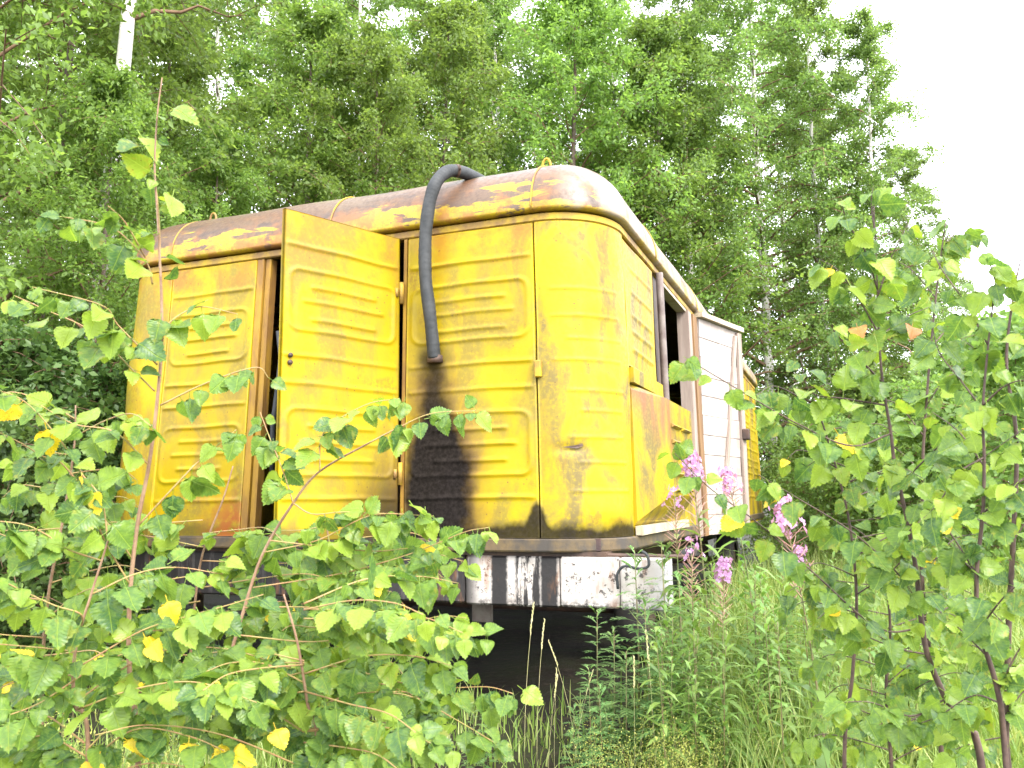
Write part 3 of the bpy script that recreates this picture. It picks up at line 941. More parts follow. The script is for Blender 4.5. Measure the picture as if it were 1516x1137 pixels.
def tree_meshes(name, seed, height, radius, base, n_prim, n_sec, n_leaf, size, wid, trunk_r, droop=.35, lean=(0, 0), top_pow=.75, rise=.5, spread=.30):
    r = np.random.default_rng(seed)
    mb = MB()
    tz = np.linspace(0, 1, 14)
    wob = np.cumsum(r.normal(0, .035, (14, 2)), 0)*height*.05
    trunk = np.stack([lean[0]*tz*height+wob[:, 0]*tz, lean[1]*tz*height+wob[:, 1]*tz, tz*height], 1)
    trunk[0, 2] = -.15
    mb.tube(trunk, trunk_r*(1-tz*.93)**.9, 8)
    bm_ = MB()
    LP, LD = [], []
    for k in range(n_prim):
        q = base+(1-base)*((k+r.uniform(0, 1))/n_prim)
        q = min(q, .985)
        p0 = np.array([np.interp(q, tz, trunk[:, i]) for i in range(3)])
        rel = (q-base)/(1-base)
        ln = radius*(1-rel)**top_pow*min(1, .45+rel*3)*r.uniform(.7, 1.15)+.25
        az = k*2.399+r.uniform(-.5, .5)
        out = np.array([math.cos(az), math.sin(az), 0])
        pts = []
        for j in range(6):
            s = j/5
            pts.append(p0+out*ln*s+np.array([0, 0, ln*(rise*s*1.3-droop*s*s*1.4)])+r.normal(0, .04, 3)*ln*s)
        pts = np.array(pts)
        br = max(.008, trunk_r*(1-q)*.45)
        bm_.tube(pts, br*(1-np.linspace(0, .85, 6)), 5, False)
        for m_ in range(n_sec):
            s = .18+.82*(m_+r.uniform(0, 1))/n_sec
            c = np.array([np.interp(s, np.linspace(0, 1, 6), pts[:, i]) for i in range(3)])
            dirv = out*r.uniform(.2, 1)+r.normal(0, .75, 3); dirv[2] = dirv[2]*.6+.1
            dirv /= np.linalg.norm(dirv)
            sl = r.uniform(.4, 1.15)*(.40+.42*ln*spread)
            tp = np.array([c+dirv*sl*t_+np.array([0, 0, -droop*sl*t_*t_]) for t_ in (0, .5, 1)])
            bm_.tube(tp, [.007, .005, .002], 3, False)
            tt = r.uniform(.1, 1.08, n_leaf)
            base_p = c+dirv*sl*tt[:, None]+np.array([0, 0, -1.0])*(droop*sl*tt*tt)[:, None]
            LP.append(base_p+r.normal(0, .055+.05*sl, (n_leaf, 3)))
            dd = r.normal(0, .8, (n_leaf, 3))+dirv*.5; dd[:, 2] -= .45
            LD.append(dd)
    V, Fq = leaf_cloud(np.concatenate(LP), np.concatenate(LD), size, wid, seed+5)
    return mb.mesh(name+'_trunk', True), bm_.mesh(name+'_limbs', True), mesh_np(name+'_crown', V, Fq)

def add_tree(name, meshes, mats, loc, rz, sc, label, cat, group):
    o = empty(name, loc, rz); o.scale = (sc, sc, sc*1.0)
    for nm, me, m_ in zip(('trunk', 'limbs', 'crown'), meshes, mats):
        obj(nm, me, m_, o)
    tag(o, label, cat, group)
    return o

birchA = tree_meshes('birch_a', 11, 15, 2.6, .10, 72, 10, 80, .070, .72, .13)
birchB = tree_meshes('birch_b', 12, 14, 2.3, .14, 66, 10, 80, .070, .72, .11, lean=(.03, .02))
willow = tree_meshes('willow_a', 13, 11, 3.1, .08, 60, 11, 76, .090, .50, .12, droop=.25, rise=.75)
willow2 = tree_meshes('willow_b', 17, 10, 2.8, .08, 56, 11, 76, .090, .50, .11, droop=.25, rise=.75)
bigbirch = tree_meshes('birch_c', 14, 17, 4.5, .08, 100, 15, 66, .072, .72, .14, droop=.55, top_pow=.8)
shrub = tree_meshes('shrub_a', 15, 3.2, 1.2, .02, 34, 8, 40, .085, .66, .03)
shrub2 = tree_meshes('shrub_b', 16, 2.6, 1.3, .02, 30, 8, 40, .085, .5, .03, rise=.8)
BM = (M['bark'], M['twig'], M['lf_birch']); WM = (M['wood_bark'], M['twig'], M['lf_willow']); SM = (M['twig'], M['twig'], M['lf_dark'])

def gpos(px, dist):
    """ground point at a distance from the camera in the direction of a picture column"""
    d = ray(px, 741); d = d[:2]/np.linalg.norm(d[:2])
    p_ = CAM[:2]+d*dist
    return (float(p_[0]), float(p_[1]), float(ground_z(p_[0], p_[1]))-.03)

# the two birches whose white trunks show
add_tree('birch_tree', bigbirch, BM, gpos(1147, 20.0), 2.1, 1.0, 'tall full birch with thin white trunk beyond the far end of the wagon', 'tree', None)
lb = tree_meshes('birch_d', 31, 15, 2.2, .45, 30, 9, 60, .072, .72, .13, lean=(.045, -.02))
add_tree('birch_tree', lb, BM, gpos(112, 10.5), .3, 1.0, 'birch with bare leaning white trunk rising at the left edge', 'tree', None)
forest = [  # column, distance, kind, turn, scale, place
    (-190, 10.5, 'w', .3, 1.0, 'cut by the left picture edge, nearest of all'), (45, 12.2, 'w', 1.2, .95, 'just left of the bare leaning white trunk'),
    (128, 9.4, 'w2', 4.2, .58, 'low in front, left of the wagon corner'), (215, 13.5, 'w', 2.2, .85, 'just right of the bare leaning white trunk'),
    (330, 17.0, 'b2', 3.3, 1.0, 'standing above the open door leaf'), (300, 12.2, 'w2', 5.0, .66, 'low above the left end of the rusty roof'),
    (440, 14.5, 'w2', 4.4, 1.0, 'above the roof between door leaf and hose'), (545, 13.5, 'w', 1.9, .84, 'close behind the roof, left of the hose'),
    (660, 16.5, 'w', 5.4, 1.05, 'directly above the rubber hose'), (770, 19.0, 'b2', 2.7, 1.05, 'behind the roof lifting eye'),
    (850, 17.5, 'w', .6, 1.15, 'above the rounded roof corner'), (930, 21, 'b', 4.0, 1.1, 'behind the rounded roof corner, above the side wall'),
    (990, 18.5, 'w2', 3.6, 1.2, 'above the dark side window'), (1060, 22, 'b2', 1.5, 1.05, 'above the white boarded leaf, farther back'),
    (1035, 19, 'b', 5.2, 1.0, 'above the white boarded leaf, nearer one'), (1300, 19.5, 'b2', 5.9, .88, 'with its tip against the open sky on the right'),
    (1235, 21, 'b', 2.0, .95, 'right beside the thin white trunk'), (-150, 15, 'b', .2, 1.0, 'mostly outside the left picture edge'),
    (130, 18, 'b2', 5.1, 1.0, 'far behind the bare leaning white trunk'), (480, 22, 'b', 2.2, 1.0, 'far back above the middle of the roof'),
    (680, 24, 'b', .4, 1.1, 'far back above the hose'), (1375, 22, 'b2', 3.9, .70, 'shorter, stepping down towards the open sky on the right'),
    (1430, 25, 'b', 1.0, .56, 'short and distant behind the right saplings'), (1530, 26, 'b2', .1, .45, 'short and distant at the right picture edge'),
    (0, 22, 'b', 4.4, 1.05, 'far back in the upper left corner'), (1185, 26, 'b', 4.0, 1.1, 'far back behind the thin white trunk'), (1265, 27, 'b2', 2.2, 1.0, 'far back, right of the thin white trunk'),
    (395, 19.5, 'b', 3.7, 1.1, 'behind the one above the open door leaf'), (600, 20, 'b2', 1.1, 1.15, 'farther back just left of the hose'), (735, 22, 'b', 5.0, 1.2, 'far back right of the hose'),
    (885, 24, 'b2', 2.4, 1.2, 'far back above the rounded roof corner'), (520, 17.5, 'b2', 4.6, 1.1, 'between door leaf and hose, farther back'), (180, 22, 'b', .8, 1.1, 'far back above the left roof end')]
KIND = {'b': (birchA, BM, 'birch_tree', 'leafy birch '),
        'b2': (birchB, BM, 'birch_tree', 'leafy birch '),
        'w': (willow, WM, 'willow_tree', 'bushy narrow-leaved willow '),
        'w2': (willow2, WM, 'willow_tree', 'bushy narrow-leaved willow ')}
for px, dist, k, rz, sc, place in forest:
    me, mm, nm, lab = KIND[k]
    add_tree(nm, me, mm, gpos(px, dist), rz, sc, lab+place, 'tree', 'forest birches behind the wagon' if k[0] == 'b' else 'forest willows behind the wagon')
SHRUB_LABEL = ['dark leafy shrub '+q for q in ('mostly outside the left picture edge', 'at the left edge beside the wagon', 'close to the left wagon corner', 'behind the left wagon corner', 'small, in front by the left beam end', 'small, low at the left picture edge')] + \
    ['leafy green shrub '+q for q in ('at the far end of the wagon', 'right of the far end of the wagon', 'behind the crooked right sapling', 'between the right hand sapling stems', 'behind the straight dark sapling stem', 'cut by the right picture edge', 'far back beside the thin white birch trunk', 'tall, far back behind the crooked sapling', 'tall, far back between the right saplings', 'tallest, far back near the right picture edge')]
shrubs_l = (shrub2, shrub); shrubs_r = tuple(tuple(q.copy() for q in t3) for t3 in shrubs_l)
SR = (M['twig'], M['twig'], M['lf_birch'])
for i, (px, dist, rz, sc) in enumerate([(-80, 8.2, .3, 1.0), (20, 8.6, 1.5, .9), (110, 9.3, 2.7, 1.05), (175, 11.5, 3.3, 1.1), (70, 7.2, 4.0, .62), (-20, 6.6, 5.2, .62),
                          (1170, 16.5, .4, .8), (1230, 14, 1.9, .8), (1310, 13.5, 3.0, .85), (1390, 12.5, 4.2, .9), (1470, 12, 5.3, 1.0), (1545, 10.5, .9, 1.0), (1200, 19.5, 2.2, 1.0), (1300, 18, .5, 1.2), (1420, 17, 3.5, 1.3), (1500, 16, 1.2, 1.35)]):
    left = px < 600
    add_tree('shrub', shrubs_l[i % 2] if left else shrubs_r[i % 2], SM if left else SR, gpos(px, dist), rz, sc,
             SHRUB_LABEL[i],
             'shrub', 'undergrowth left of the wagon' if left else 'shrubs beyond the wagon on the right')

# ------------------------------------------------------------------ grass
def blades(P, H, W, seed, curve=.45, segs=4):
    r = np.random.default_rng(seed)
    n = len(P)
    az = r.uniform(0, 2*math.pi, n); out = np.stack([np.cos(az), np.sin(az), np.zeros(n)], 1)
    sd = np.stack([-np.sin(az), np.cos(az), np.zeros(n)], 1)
    tw = r.uniform(-1, 1, n)[:, None]
    sd = sd+out*tw; sd /= np.linalg.norm(sd, axis=1)[:, None]
    cv = (curve*r.uniform(.15, 1.5, n))
    rows = []
    for k in range(segs+1):
        t_ = k/segs
        c = P+out*(H*cv*t_**2)[:, None]+np.array([0, 0, 1.0])*(H*(t_-.32*cv*t_**3))[:, None]
        w = (W*(1-t_**1.6)*.5+.0003)[:, None]
        rows += [c-sd*w, c+sd*w]
    V = np.stack(rows, 1).reshape(-1, 3)
    b = np.arange(n)*(2*(segs+1))
    Fq = np.concatenate([np.stack([b+2*k, b+2*k+1, b+2*k+3, b+2*k+2], 1) for k in range(segs)])
    return V, Fq
def scatter(n, px0, px1, d0, d1, seed):
    r = np.random.default_rng(seed)
    px = r.uniform(px0, px1, n); d = np.sqrt(r.uniform(d0**2, d1**2, n))
    a = np.arctan((px-CX)/F_PX)-YAW
    x = CAM[0]+np.sin(a)*d; y = CAM[1]+np.cos(a)*d
    return x, y
def keep_out(x, y, margin=.1):
    return ~((x > XL-.1) & (x < XR+.0) & (y > .25+margin))
VV, FF, nn = [], [], 0
for n, px0, px1, d0, d1, hm, wd, sd in ((16000, -200, 1700, 2.6, 5.2, .42, .0075, 1), (11000, 560, 1700, 4.0, 6.8, .55, .011, 2),
                                        (12000, 900, 1750, 5.5, 11, .75, .013, 3), (2500, -300, 600, 4.5, 9, .45, .008, 4), (6000, 1050, 1750, 9, 18, .8, .014, 5)):
    x, y = scatter(n, px0, px1, d0, d1, sd)
    m_ = keep_out(x, y); x, y = x[m_], y[m_]
    r = np.random.default_rng(sd+50)
    patch = .5+.5*np.sin(x*2.1+1.3)*np.sin(y*1.7+.5)
    # thin and short right in front of the void below the wagon
    open_ = np.clip(1.5*np.exp(-(((x-.05-.42*(y+.3)*-.3)/.85)**2+((y+.5)/1.6)**2)), 0, 1)
    open_ = np.maximum(open_, .62/(1+np.exp((x-(-.9-.35*(y+2)))*3)))
    keep = r.uniform(size=len(x)) > .8*open_
    x, y, patch, open_ = x[keep], y[keep], patch[keep], open_[keep]
    H = hm*r.uniform(.45, 1.25, len(x))*(.75+.45*patch)*(1-.68*open_)
    P = np.stack([x, y, ground_z(x, y)-.01], 1)
    V, Fq = blades(P, H, wd*r.uniform(.6, 1.3, len(x)), sd+9)
    VV.append(V); FF.append(Fq+nn); nn += len(V)
g = obj('grass', mesh_np('grass', np.concatenate(VV), np.concatenate(FF), True), M['grass'])
tag(g, 'tangled green meadow grass around the wagon', 'grass', kind='stuff')

# ------------------------------------------------------------------ herbs
def lance_leaf(base, d, up, L, W, droop):
    side = np.cross(d, up); side /= np.linalg.norm(side)+1e-9
    P = []
    for t_, w in ((0, .25), (.3, 1), (.65, .75), (1, .04)):
        c = base+d*L*t_+np.array([0, 0, -droop*L*t_*t_])
        P += [c-side*W*w*.5, c+side*W*w*.5]
    return P, [(0, 1, 3, 2), (2, 3, 5, 4), (4, 5, 7, 6)]
def fireweed(seed, H, flower):
    r = np.random.default_rng(seed)
    st, lv, fl, pod = MB(), MB(), MB(), MB()
    bend = r.normal(0, .05, 2)
    def ax(t_): return np.array([bend[0]*t_*t_*H, bend[1]*t_*t_*H, H*t_])
    st.tube([ax(t_) for t_ in np.linspace(0, 1, 8)], [.005*(1-.7*t_) for t_ in np.linspace(0, 1, 8)], 5)
    nl = int(46*H)
    top = .80 if flower else 1.0
    for k in range(nl):
        t_ = .10+(top-.10)*k/nl
        az = k*2.4+r.uniform(-.3, .3)
        el = r.uniform(.15, .7)+(.5*(t_ > .85))
        d = np.array([math.cos(az)*math.cos(el), math.sin(az)*math.cos(el), math.sin(el)])
        L = r.uniform(.13, .21)*(1.05-.4*t_)
        lv.add(*lance_leaf(ax(t_), d, np.array([0, 0, 1.0]), L, L*r.uniform(.15, .22), r.uniform(.2, .75)))
    if flower:
        for k in range(34):                     # spent flowers: long thin reddish pods
            t_ = .72+.18*k/34
            az = k*2.4; el = r.uniform(.3, .75)
            d = np.array([math.cos(az)*math.cos(el), math.sin(az)*math.cos(el), math.sin(el)])
            pod.tube([ax(t_), ax(t_)+d*r.uniform(.035, .07)+np.array([0, 0, .012])], [.0016, .001], 3)
        for k in range(int(46*(1-flower)+6)):
            t_ = .895+.105*k/(46*(1-flower)+6)
            az = k*2.4; el = r.uniform(.1, .6)
            d = np.array([math.cos(az)*math.cos(el), math.sin(az)*math.cos(el), math.sin(el)])
            c = ax(t_)+d*r.uniform(.02, .048)*(1.25-(t_-.895)*6)
            pod.tube([ax(t_), c], .0009, 3)
            u = np.cross(d, [0, 0, 1.0]); u /= np.linalg.norm(u); w = np.cross(u, d)
            for j_ in range(4):
                a = j_*math.pi/2+r.uniform(-.3, .3)
                pd = u*math.cos(a)+w*math.sin(a)
                sd_ = np.cross(pd, d); s_ = r.uniform(.009, .0135)
                fl.add([c, c+pd*s_*.7+sd_*s_*.6+d*.003, c+pd*s_*1.2+d*r.uniform(-.004, .006), c+pd*s_*.7-sd_*s_*.6+d*.003], [(0, 1, 2, 3)])
    out = [('stem', st.mesh('fireweed_stem', True), M['herb_stem']), ('foliage', lv.mesh('fireweed_leaves'), M['herb'])]
    if flower:
        out += [('blossom', fl.mesh('fireweed_flowers'), M['pink']), ('seed_pods', pod.mesh('fireweed_pods'), M['pod'])]
    return out
def plant(name, pieces, loc, rz, sc, label, cat, group):
    o = empty(name, loc, rz); o.scale = (sc, sc, sc)
    for nm, me, m_ in pieces:
        if len(me.materials) == 0: me.materials.append(m_)
        c = obj(nm, me, None, o)
    tag(o, label, cat, group)
    return o
FWL = [fireweed(s, 1.0, 0) for s in (1, 2, 3, 4)]
FWF = [fireweed(s, 1.0, q) for s, q in ((5, .05), (6, .2), (7, .9))]
def plant_to_px(pieces, name, px, py, depth, label, cat, group, i, minh=.25):
    top = at(px, py, depth)
    gz = float(ground_z(top[0], top[1]))
    plant(name, pieces, (float(top[0]), float(top[1]), gz-.01), i*1.7, max(minh, float(top[2]-gz)), label, cat, group)
blooms = [(1043, 668, 4.7, 'fireweed with magenta blossoms standing before the white boarded leaf'),
          (1206, 735, 3.3, 'tall fireweed with the fullest pink flower head, right of the wagon'),
          (1060, 826, 4.0, 'fireweed with pink blossoms low beside the white beam'),
          (1152, 806, 4.6, 'fireweed with pale pink blossoms below the far yellow wall'),
          (1000, 715, 4.9, 'fireweed gone to reddish seed pods in front of the vent box'),
          (1112, 690, 5.3, 'fireweed with thin pink spike in front of the last yellow panel'),
          (1020, 790, 4.3, 'fireweed with bare reddish pods next to the front beam end')]
for i, (px, py, d, lab) in enumerate(blooms):
    plant_to_px(FWF[2 if i in (4, 6) else i % 2], 'fireweed', px, py, d, lab, 'fireweed', 'flowering fireweed on the right', i)
r = np.random.default_rng(77)
for i in range(150):
    px = r.uniform(975, 1420); d = r.uniform(3.6, 6.2)
    py = 812+60*abs(px-1130)/150*.5+r.uniform(-20, 120)+(6.2-d)*22
    if at(px, py, d)[0] < XR+.15 and at(px, py, d)[1] > -.1: continue
    plant_to_px(FWL[i % 4], 'leafy_herb', px, py, d, 'narrow-leaved green herb in the thicket right of the wagon', 'herb', 'green herbs right of the wagon', i)
for i in range(14):
    px = r.uniform(-60, 560); d = r.uniform(3.2, 4.8)
    plant_to_px(FWL[i % 4], 'leafy_herb', px, r.uniform(940, 1080), d, 'narrow-leaved green herb in the undergrowth below the left saplings', 'herb', 'green herbs on the left', i)

def mugwort(seed):
    r = np.random.default_rng(seed)
    st, lv = MB(), MB()
    st.tube([(0, 0, 0), (.01, .01, .5), (.0, .02, 1.0)], [.006, .005, .002], 5)
    for k in range(44):
        t_ = .12+.88*k/44
        az = k*2.4; el = r.uniform(.1, .6)+.5*(t_ > .85)
        d = np.array([math.cos(az)*math.cos(el), math.sin(az)*math.cos(el), math.sin(el)])
        L = r.uniform(.15, .24)*(1.1-.6*t_)
        b = np.array([.005, .01, t_])
        side = np.cross(d, [0, 0, 1.0]); side /= np.linalg.norm(side)
        lv.add(*lance_leaf(b, d, np.array([0, 0, 1.0]), L, L*.14, .4))
        for q in (.35, .55, .75):
            for sg in (-1, 1):
                d2_ = d*.75+side*sg*.7; d2_ /= np.linalg.norm(d2_)
                lv.add(*lance_leaf(b+d*L*q+np.array([0, 0, -.4*L*q*q]), d2_, np.array([0, 0, 1.0]), L*(.62-.3*q), L*.11, .3))
    return [('stem', st.mesh('mugwort_stem', True), M['herb_stem']), ('foliage', lv.mesh('mugwort_leaves'), M['mugwort'])]
MG = [mugwort(s) for s in (1, 2, 3)]
for i, (px, py, d) in enumerate([(938, 812, 4.9), (985, 800, 4.7), (884, 898, 4.7), (905, 930, 4.5), (955, 880, 4.4), (1010, 850, 4.4), (925, 960, 4.2), (975, 930, 4.1), (1030, 905, 4.0), (722, 1030, 4.4), (700, 1050, 4.2), (870, 985, 4.3), (890, 1010, 4.0), (850, 1040, 4.1)]):
    plant_to_px(MG[i % 3], 'mugwort', px, py, d, 'feathery-leaved mugwort growing against the front beam of the wagon', 'herb', 'mugwort in front of the wagon', i)

def bedstraw(seed):
    r = np.random.default_rng(seed)
    st, fl = MB(), MB()
    for k in range(6):
        e = np.array([r.normal(0, .22), r.normal(0, .22), r.uniform(.7, 1.0)])
        m_ = e*.5+np.array([r.normal(0, .03), r.normal(0, .03), 0])
        st.tube([(0, 0, 0), m_, e], [.0025, .002, .001], 3, False)
        for j in range(150):
            t_ = r.uniform(.55, 1.03)
            c = m_+(e-m_)*(t_*2-1)+r.normal(0, .05, 3)
            u = r.normal(size=3); u /= np.linalg.norm(u); w = np.cross(u, [0, 0, 1.0])+.01; s_ = r.uniform(.005, .011)
            fl.add([c-u*s_, c+w*s_*.6, c+u*s_, c-w*s_*.6], [(0, 1, 2, 3)])
    return [('stem', st.mesh('bedstraw_stem'), M['herb_stem']), ('blossom', fl.mesh('bedstraw_flowers'), M['bedstraw'])]
BS = [bedstraw(s) for s in (1, 2)]
for i, (px, py, d) in enumerate([(900, 1055, 3.6), (935, 1040, 3.7), (985, 1060, 3.5), (1030, 1075, 3.4), (1060, 1050, 3.6), (955, 1095, 3.3), (1000, 1110, 3.2), (1070, 1110, 3.2), (880, 1100, 3.4)]):
    plant_to_px(BS[i % 2], 'bedstraw', px, py, d, 'yellowish bedstraw in the grass at the bottom middle', 'herb', 'bedstraw in the grass at the bottom middle', i)
for i, (px, py, d) in enumerate([(135, 985, 3.0), (200, 1010, 3.0)]):
    plant_to_px(BS[i % 2], 'bedstraw', px, py, d, 'yellowish bedstraw seen through the left sapling leaves', 'herb', 'bedstraw below the left saplings', i)

def stalk(seed):
    r = np.random.default_rng(seed)
    st, hd = MB(), MB()
    b = r.normal(0, .12, 2)
    ax = lambda t_: np.array([b[0]*t_*t_, b[1]*t_*t_, t_])
    st.tube([ax(t_) for t_ in np.linspace(0, 1, 7)], [.0015, .0014, .0013, .0012, .0011, .001, .0008], 4)
    for k in range(34):
        t_ = .80+.20*k/34
        az = r.uniform(0, 6.28)
        d = np.array([math.cos(az)*.35, math.sin(az)*.35, 1.0]); d /= np.linalg.norm(d)
        c = ax(t_)
        hd.tube([c, c+d*.011, c+d*.02], [.0012, .0028, .0006], 4, False)
    return [('culm', st.mesh('grass_culm', True), M['straw']), ('seed_head', hd.mesh('grass_head'), M['straw'])]
GS = [stalk(s) for s in (1, 2, 3)]
for i, (px, py, d, lab) in enumerate([(774, 893, 4.6, 'tallest pale grass stalk reaching the lower edge of the white beam'), (792, 915, 4.5, 'grass stalk with full seed head before the dark gap, right of the tallest'),
                         (850, 955, 4.5, 'leaning dry grass stalk at the right side of the dark gap under the wagon'), (809, 995, 4.2, 'short straw grass stalk low in the middle of the dark gap'), (818, 985, 4.25, 'straw grass stalk beside the short one below the dark gap'),
                         (846, 1000, 4.2, 'thin straw stalk at the foot of the dark gap under the wagon'), (935, 965, 3.9, 'pale grass stalk in front of the feathery mugwort'), (965, 930, 4.0, 'tall bowed grass stalk above the feathery mugwort')]):
    plant_to_px(GS[i % 3], 'grass_stalk', px, py, d, lab, 'grass stalk', 'seeding grass stalks before the wagon', i)

# ------------------------------------------------------------------ foreground birch saplings
def leaf_mesh(seed):
    r = np.random.default_rng(seed)
    fold, curl, twist = r.uniform(.05, .5), r.uniform(-.3, .7), r.uniform(-.35, .35)
    ys = np.array([0, .05, .12, .20, .29, .38, .48, .58, .69, .80, .90, 1.0])
    ws = np.array([0.04, .24, .345, .40, .415, .405, .37, .315, .24, .155, .07, 0.0])
    V, Fs = [], []
    P0 = .28                                   # petiole length
    def pt(x, y):
        z = abs(x)*fold-curl*.5*y*y+twist*x*y
        return (x, P0+y, z+.03*math.sin(8*y+x*9))
    for i, (y, w) in enumerate(zip(ys, ws)):
        V.append(pt(0, y))
    L, R_ = [], []
    for sg, store in ((-1, L), (1, R_)):
        for i in range(len(ys)-1):
            store.append(len(V)); V.append(pt(sg*ws[i]*r.uniform(.93, 1.05), ys[i]))
            ym = ys[i]+.55*(ys[i+1]-ys[i]); wm = (ws[i]*.45+ws[i+1]*.55)+.030*(i > 0)
            if i < len(ys)-2:
                store.append(len(V)); V.append(pt(sg*wm, ym+.035))
    n = len(ys)
    for sg, store in ((-1, L), (1, R_)):
        for i in range(n-1):
            a, b = i, i+1
            e0 = store[2*i] if 2*i < len(store) else None
            if i < n-2:
                e1, e2 = store[2*i+1], store[2*i+2]
                tris = [(a, e0, e1), (a, e1, b), (b, e1, e2)]
            else:
                tris = [(a, e0, b)]
            Fs += [t_ if sg == 1 else t_[::-1] for t_ in tris]
    k = len(V)
    V += [(-.014, 0, .05), (.014, 0, .05), (.012, P0+.02, .0), (-.012, P0+.02, .0), (0, 0, .08), (0, P0+.02, .02)]
    Fs += [(k, k+1, k+2, k+3), (k+1, k+4, k+5, k+2), (k+4, k, k+3, k+5)]
    return mesh_np('birch_leaf', np.array(V), Fs, True)
LEAF = [leaf_mesh(s) for s in range(10)]
LEAF_Y = [m_.copy() for m_ in LEAF[:4]]
LEAF_R = [m_.copy() for m_ in LEAF[4:6]]
for m_ in LEAF: m_.materials.append(M['leaf'])
for m_ in LEAF_Y: m_.materials.append(M['leaf_yellow'])
for m_ in LEAF_R: m_.materials.append(M['leaf_rust'])

class Sapling:
    def __init__(self, label, base, seed, stem_mat, group=None):
        self.root = empty('birch_sapling', tuple(base))
        tag(self.root, label, 'sapling', group)
        self.b = np.array(base, float); self.r = np.random.default_rng(seed); self.mat = stem_mat
        self.count = 0
    def stem(self, pts, r0, r1, name='stem', n=40, mat=None):
        P = smooth_path(pts, n)
        mb = MB(); mb.tube(P, np.linspace(r0, r1, n), 8)
        mb.build(name, mat or self.mat, self.root, True, off=self.b)
        self.P = P
        return P
    def clothe(self, size, step, z0=.75):
        seg = np.linalg.norm(np.diff(self.P, axis=0), axis=1); cum = np.concatenate([[0], np.cumsum(seg)])
        s_ = 0.0
        while s_ < cum[-1]:
            p = np.array([np.interp(s_, cum, self.P[:, i]) for i in range(3)])
            if p[2] > z0:
                self.leaf(p+self.r.normal(0, .03, 3), self.r.normal(0, 1, 3), size*self.r.uniform(.6, 1.2))
            s_ += step*self.r.uniform(.5, 1.5)
    def leaf(self, p, bdir, size, kind=None, face=None):
        r = self.r
        if self.count >= 300: return None
        v = CAM-p; v /= np.linalg.norm(v)
        nrm = v*r.uniform(.4, 1.1)+np.array([0, 0, 1.0])*r.uniform(.0, .8)+r.normal(0, .36, 3)
        nrm /= np.linalg.norm(nrm)
        sd = np.cross(bdir, v); sd /= np.linalg.norm(sd)+1e-6
        t_ = np.array([0, 0, -1.0])*r.uniform(.5, 1.1)+bdir*r.uniform(.0, .5)+sd*r.choice([-1, 1])*r.uniform(.1, .6)+r.normal(0, .22, 3)
        t_ -= nrm*(t_@nrm); t_ /= np.linalg.norm(t_)
        x_ = np.cross(t_, nrm)
        me = (LEAF_Y if kind == 'y' else LEAF_R if kind == 'r' else LEAF)
        me = me[r.integers(len(me))]
        o = bpy.data.objects.new('leaf', me); COL.objects.link(o)
        o.parent = self.root
        q = p-self.b; s = size
        o.matrix_local = Matrix(((x_[0]*s, t_[0]*s, nrm[0]*s, q[0]), (x_[1]*s, t_[1]*s, nrm[1]*s, q[1]), (x_[2]*s, t_[2]*s, nrm[2]*s, q[2]), (0, 0, 0, 1)))
        self.count += 1
        return o
    def branch(self, pts, r0, size=.062, step=.040, start=.15, yel=.015, mat=None):
        r = self.r
        P = smooth_path(pts, 26)
        mb = MB(); mb.tube(P, np.linspace(r0, .0009, 26), 6)
        mb.build('branch', mat or M['shoot'], self.root, True, off=self.b)
        seg = np.linalg.norm(np.diff(P, axis=0), axis=1); cum = np.concatenate([[0], np.cumsum(seg)]); L = cum[-1]
        s = start*L
        while s < L:
            p = np.array([np.interp(s, cum, P[:, i]) for i in range(3)])
            i = min(24, int(np.searchsorted(cum, s))); d = P[min(25, i+1)]-P[max(0, i-1)]; d /= np.linalg.norm(d)+1e-9
            k = 'y' if r.uniform() < yel else None
            self.leaf(p, d, size*r.uniform(.6, 1.25)*(1-.3*(s/L)**4), k)
            if r.uniform() < .35: self.leaf(p+r.normal(0, .012, 3), d, size*r.uniform(.55, 1.0), None)
            s += step*r.uniform(.6, 1.4)
        self.leaf(P[-1], P[-1]-P[-3], size*.65)
        return P
def pxs(pts, d0, d1=None):
    d1 = d0 if d1 is None else d1
    return [at(px, py, d0+(d1-d0)*i/max(1, len(pts)-1)) for i, (px, py) in enumerate(pts)]
def gbase(px, depth):
    p_ = at(px, 1300, depth)
    return np.array([p_[0], p_[1], float(ground_z(p_[0], p_[1]))])

# --- A: the upright sapling whose leader crosses the left end of the wagon
DA = 1.95
bA = gbase(225, DA)
A = Sapling('slender birch sapling whose upright leader crosses the left end of the wagon', bA, 1, M['stem'])
A.stem([bA]+pxs([(205, 1137), (192, 1000), (192, 890), (203, 780), (222, 680), (235, 570), (240, 480), (234, 330), (229, 250), (233, 170), (240, 115)], DA), .0065, .0012)
for pts, dd in (([(226, 421), (215, 386), (165, 337), (75, 318)], -.06), ([(215, 381), (185, 329), (160, 305)], -.1), ([(233, 540), (176, 483), (150, 452), (48, 425)], -.15),
                ([(229, 579), (202, 553), (136, 491), (66, 458), (22, 438)], -.1), ([(240, 487), (268, 465), (299, 454), (352, 465)], .05), ([(237, 600), (308, 566), (378, 544), (398, 560)], .05),
                ([(203, 780), (279, 698), (292, 685), (350, 636)], .06), ([(222, 690), (170, 640), (110, 628), (60, 600)], -.12), ([(195, 870), (150, 790), (123, 705), (83, 644), (37, 595), (-10, 575)], -.2),
                ([(198, 830), (101, 696), (62, 675), (31, 656), (-10, 636)], -.15)):
    A.branch(pxs(pts, DA, DA+dd), .0022, step=.036, start=.18)
A.branch(pxs([(240, 480), (236, 330), (229, 250), (233, 170)], DA), .0014, step=.07, start=.05, size=.05)
for q in ((250, 175), (208, 212), (228, 235), (240, 278), (262, 300)):
    A.leaf(at(q[0]-6, q[1]-18, DA), np.array([0, 0, 1.0]), .07)

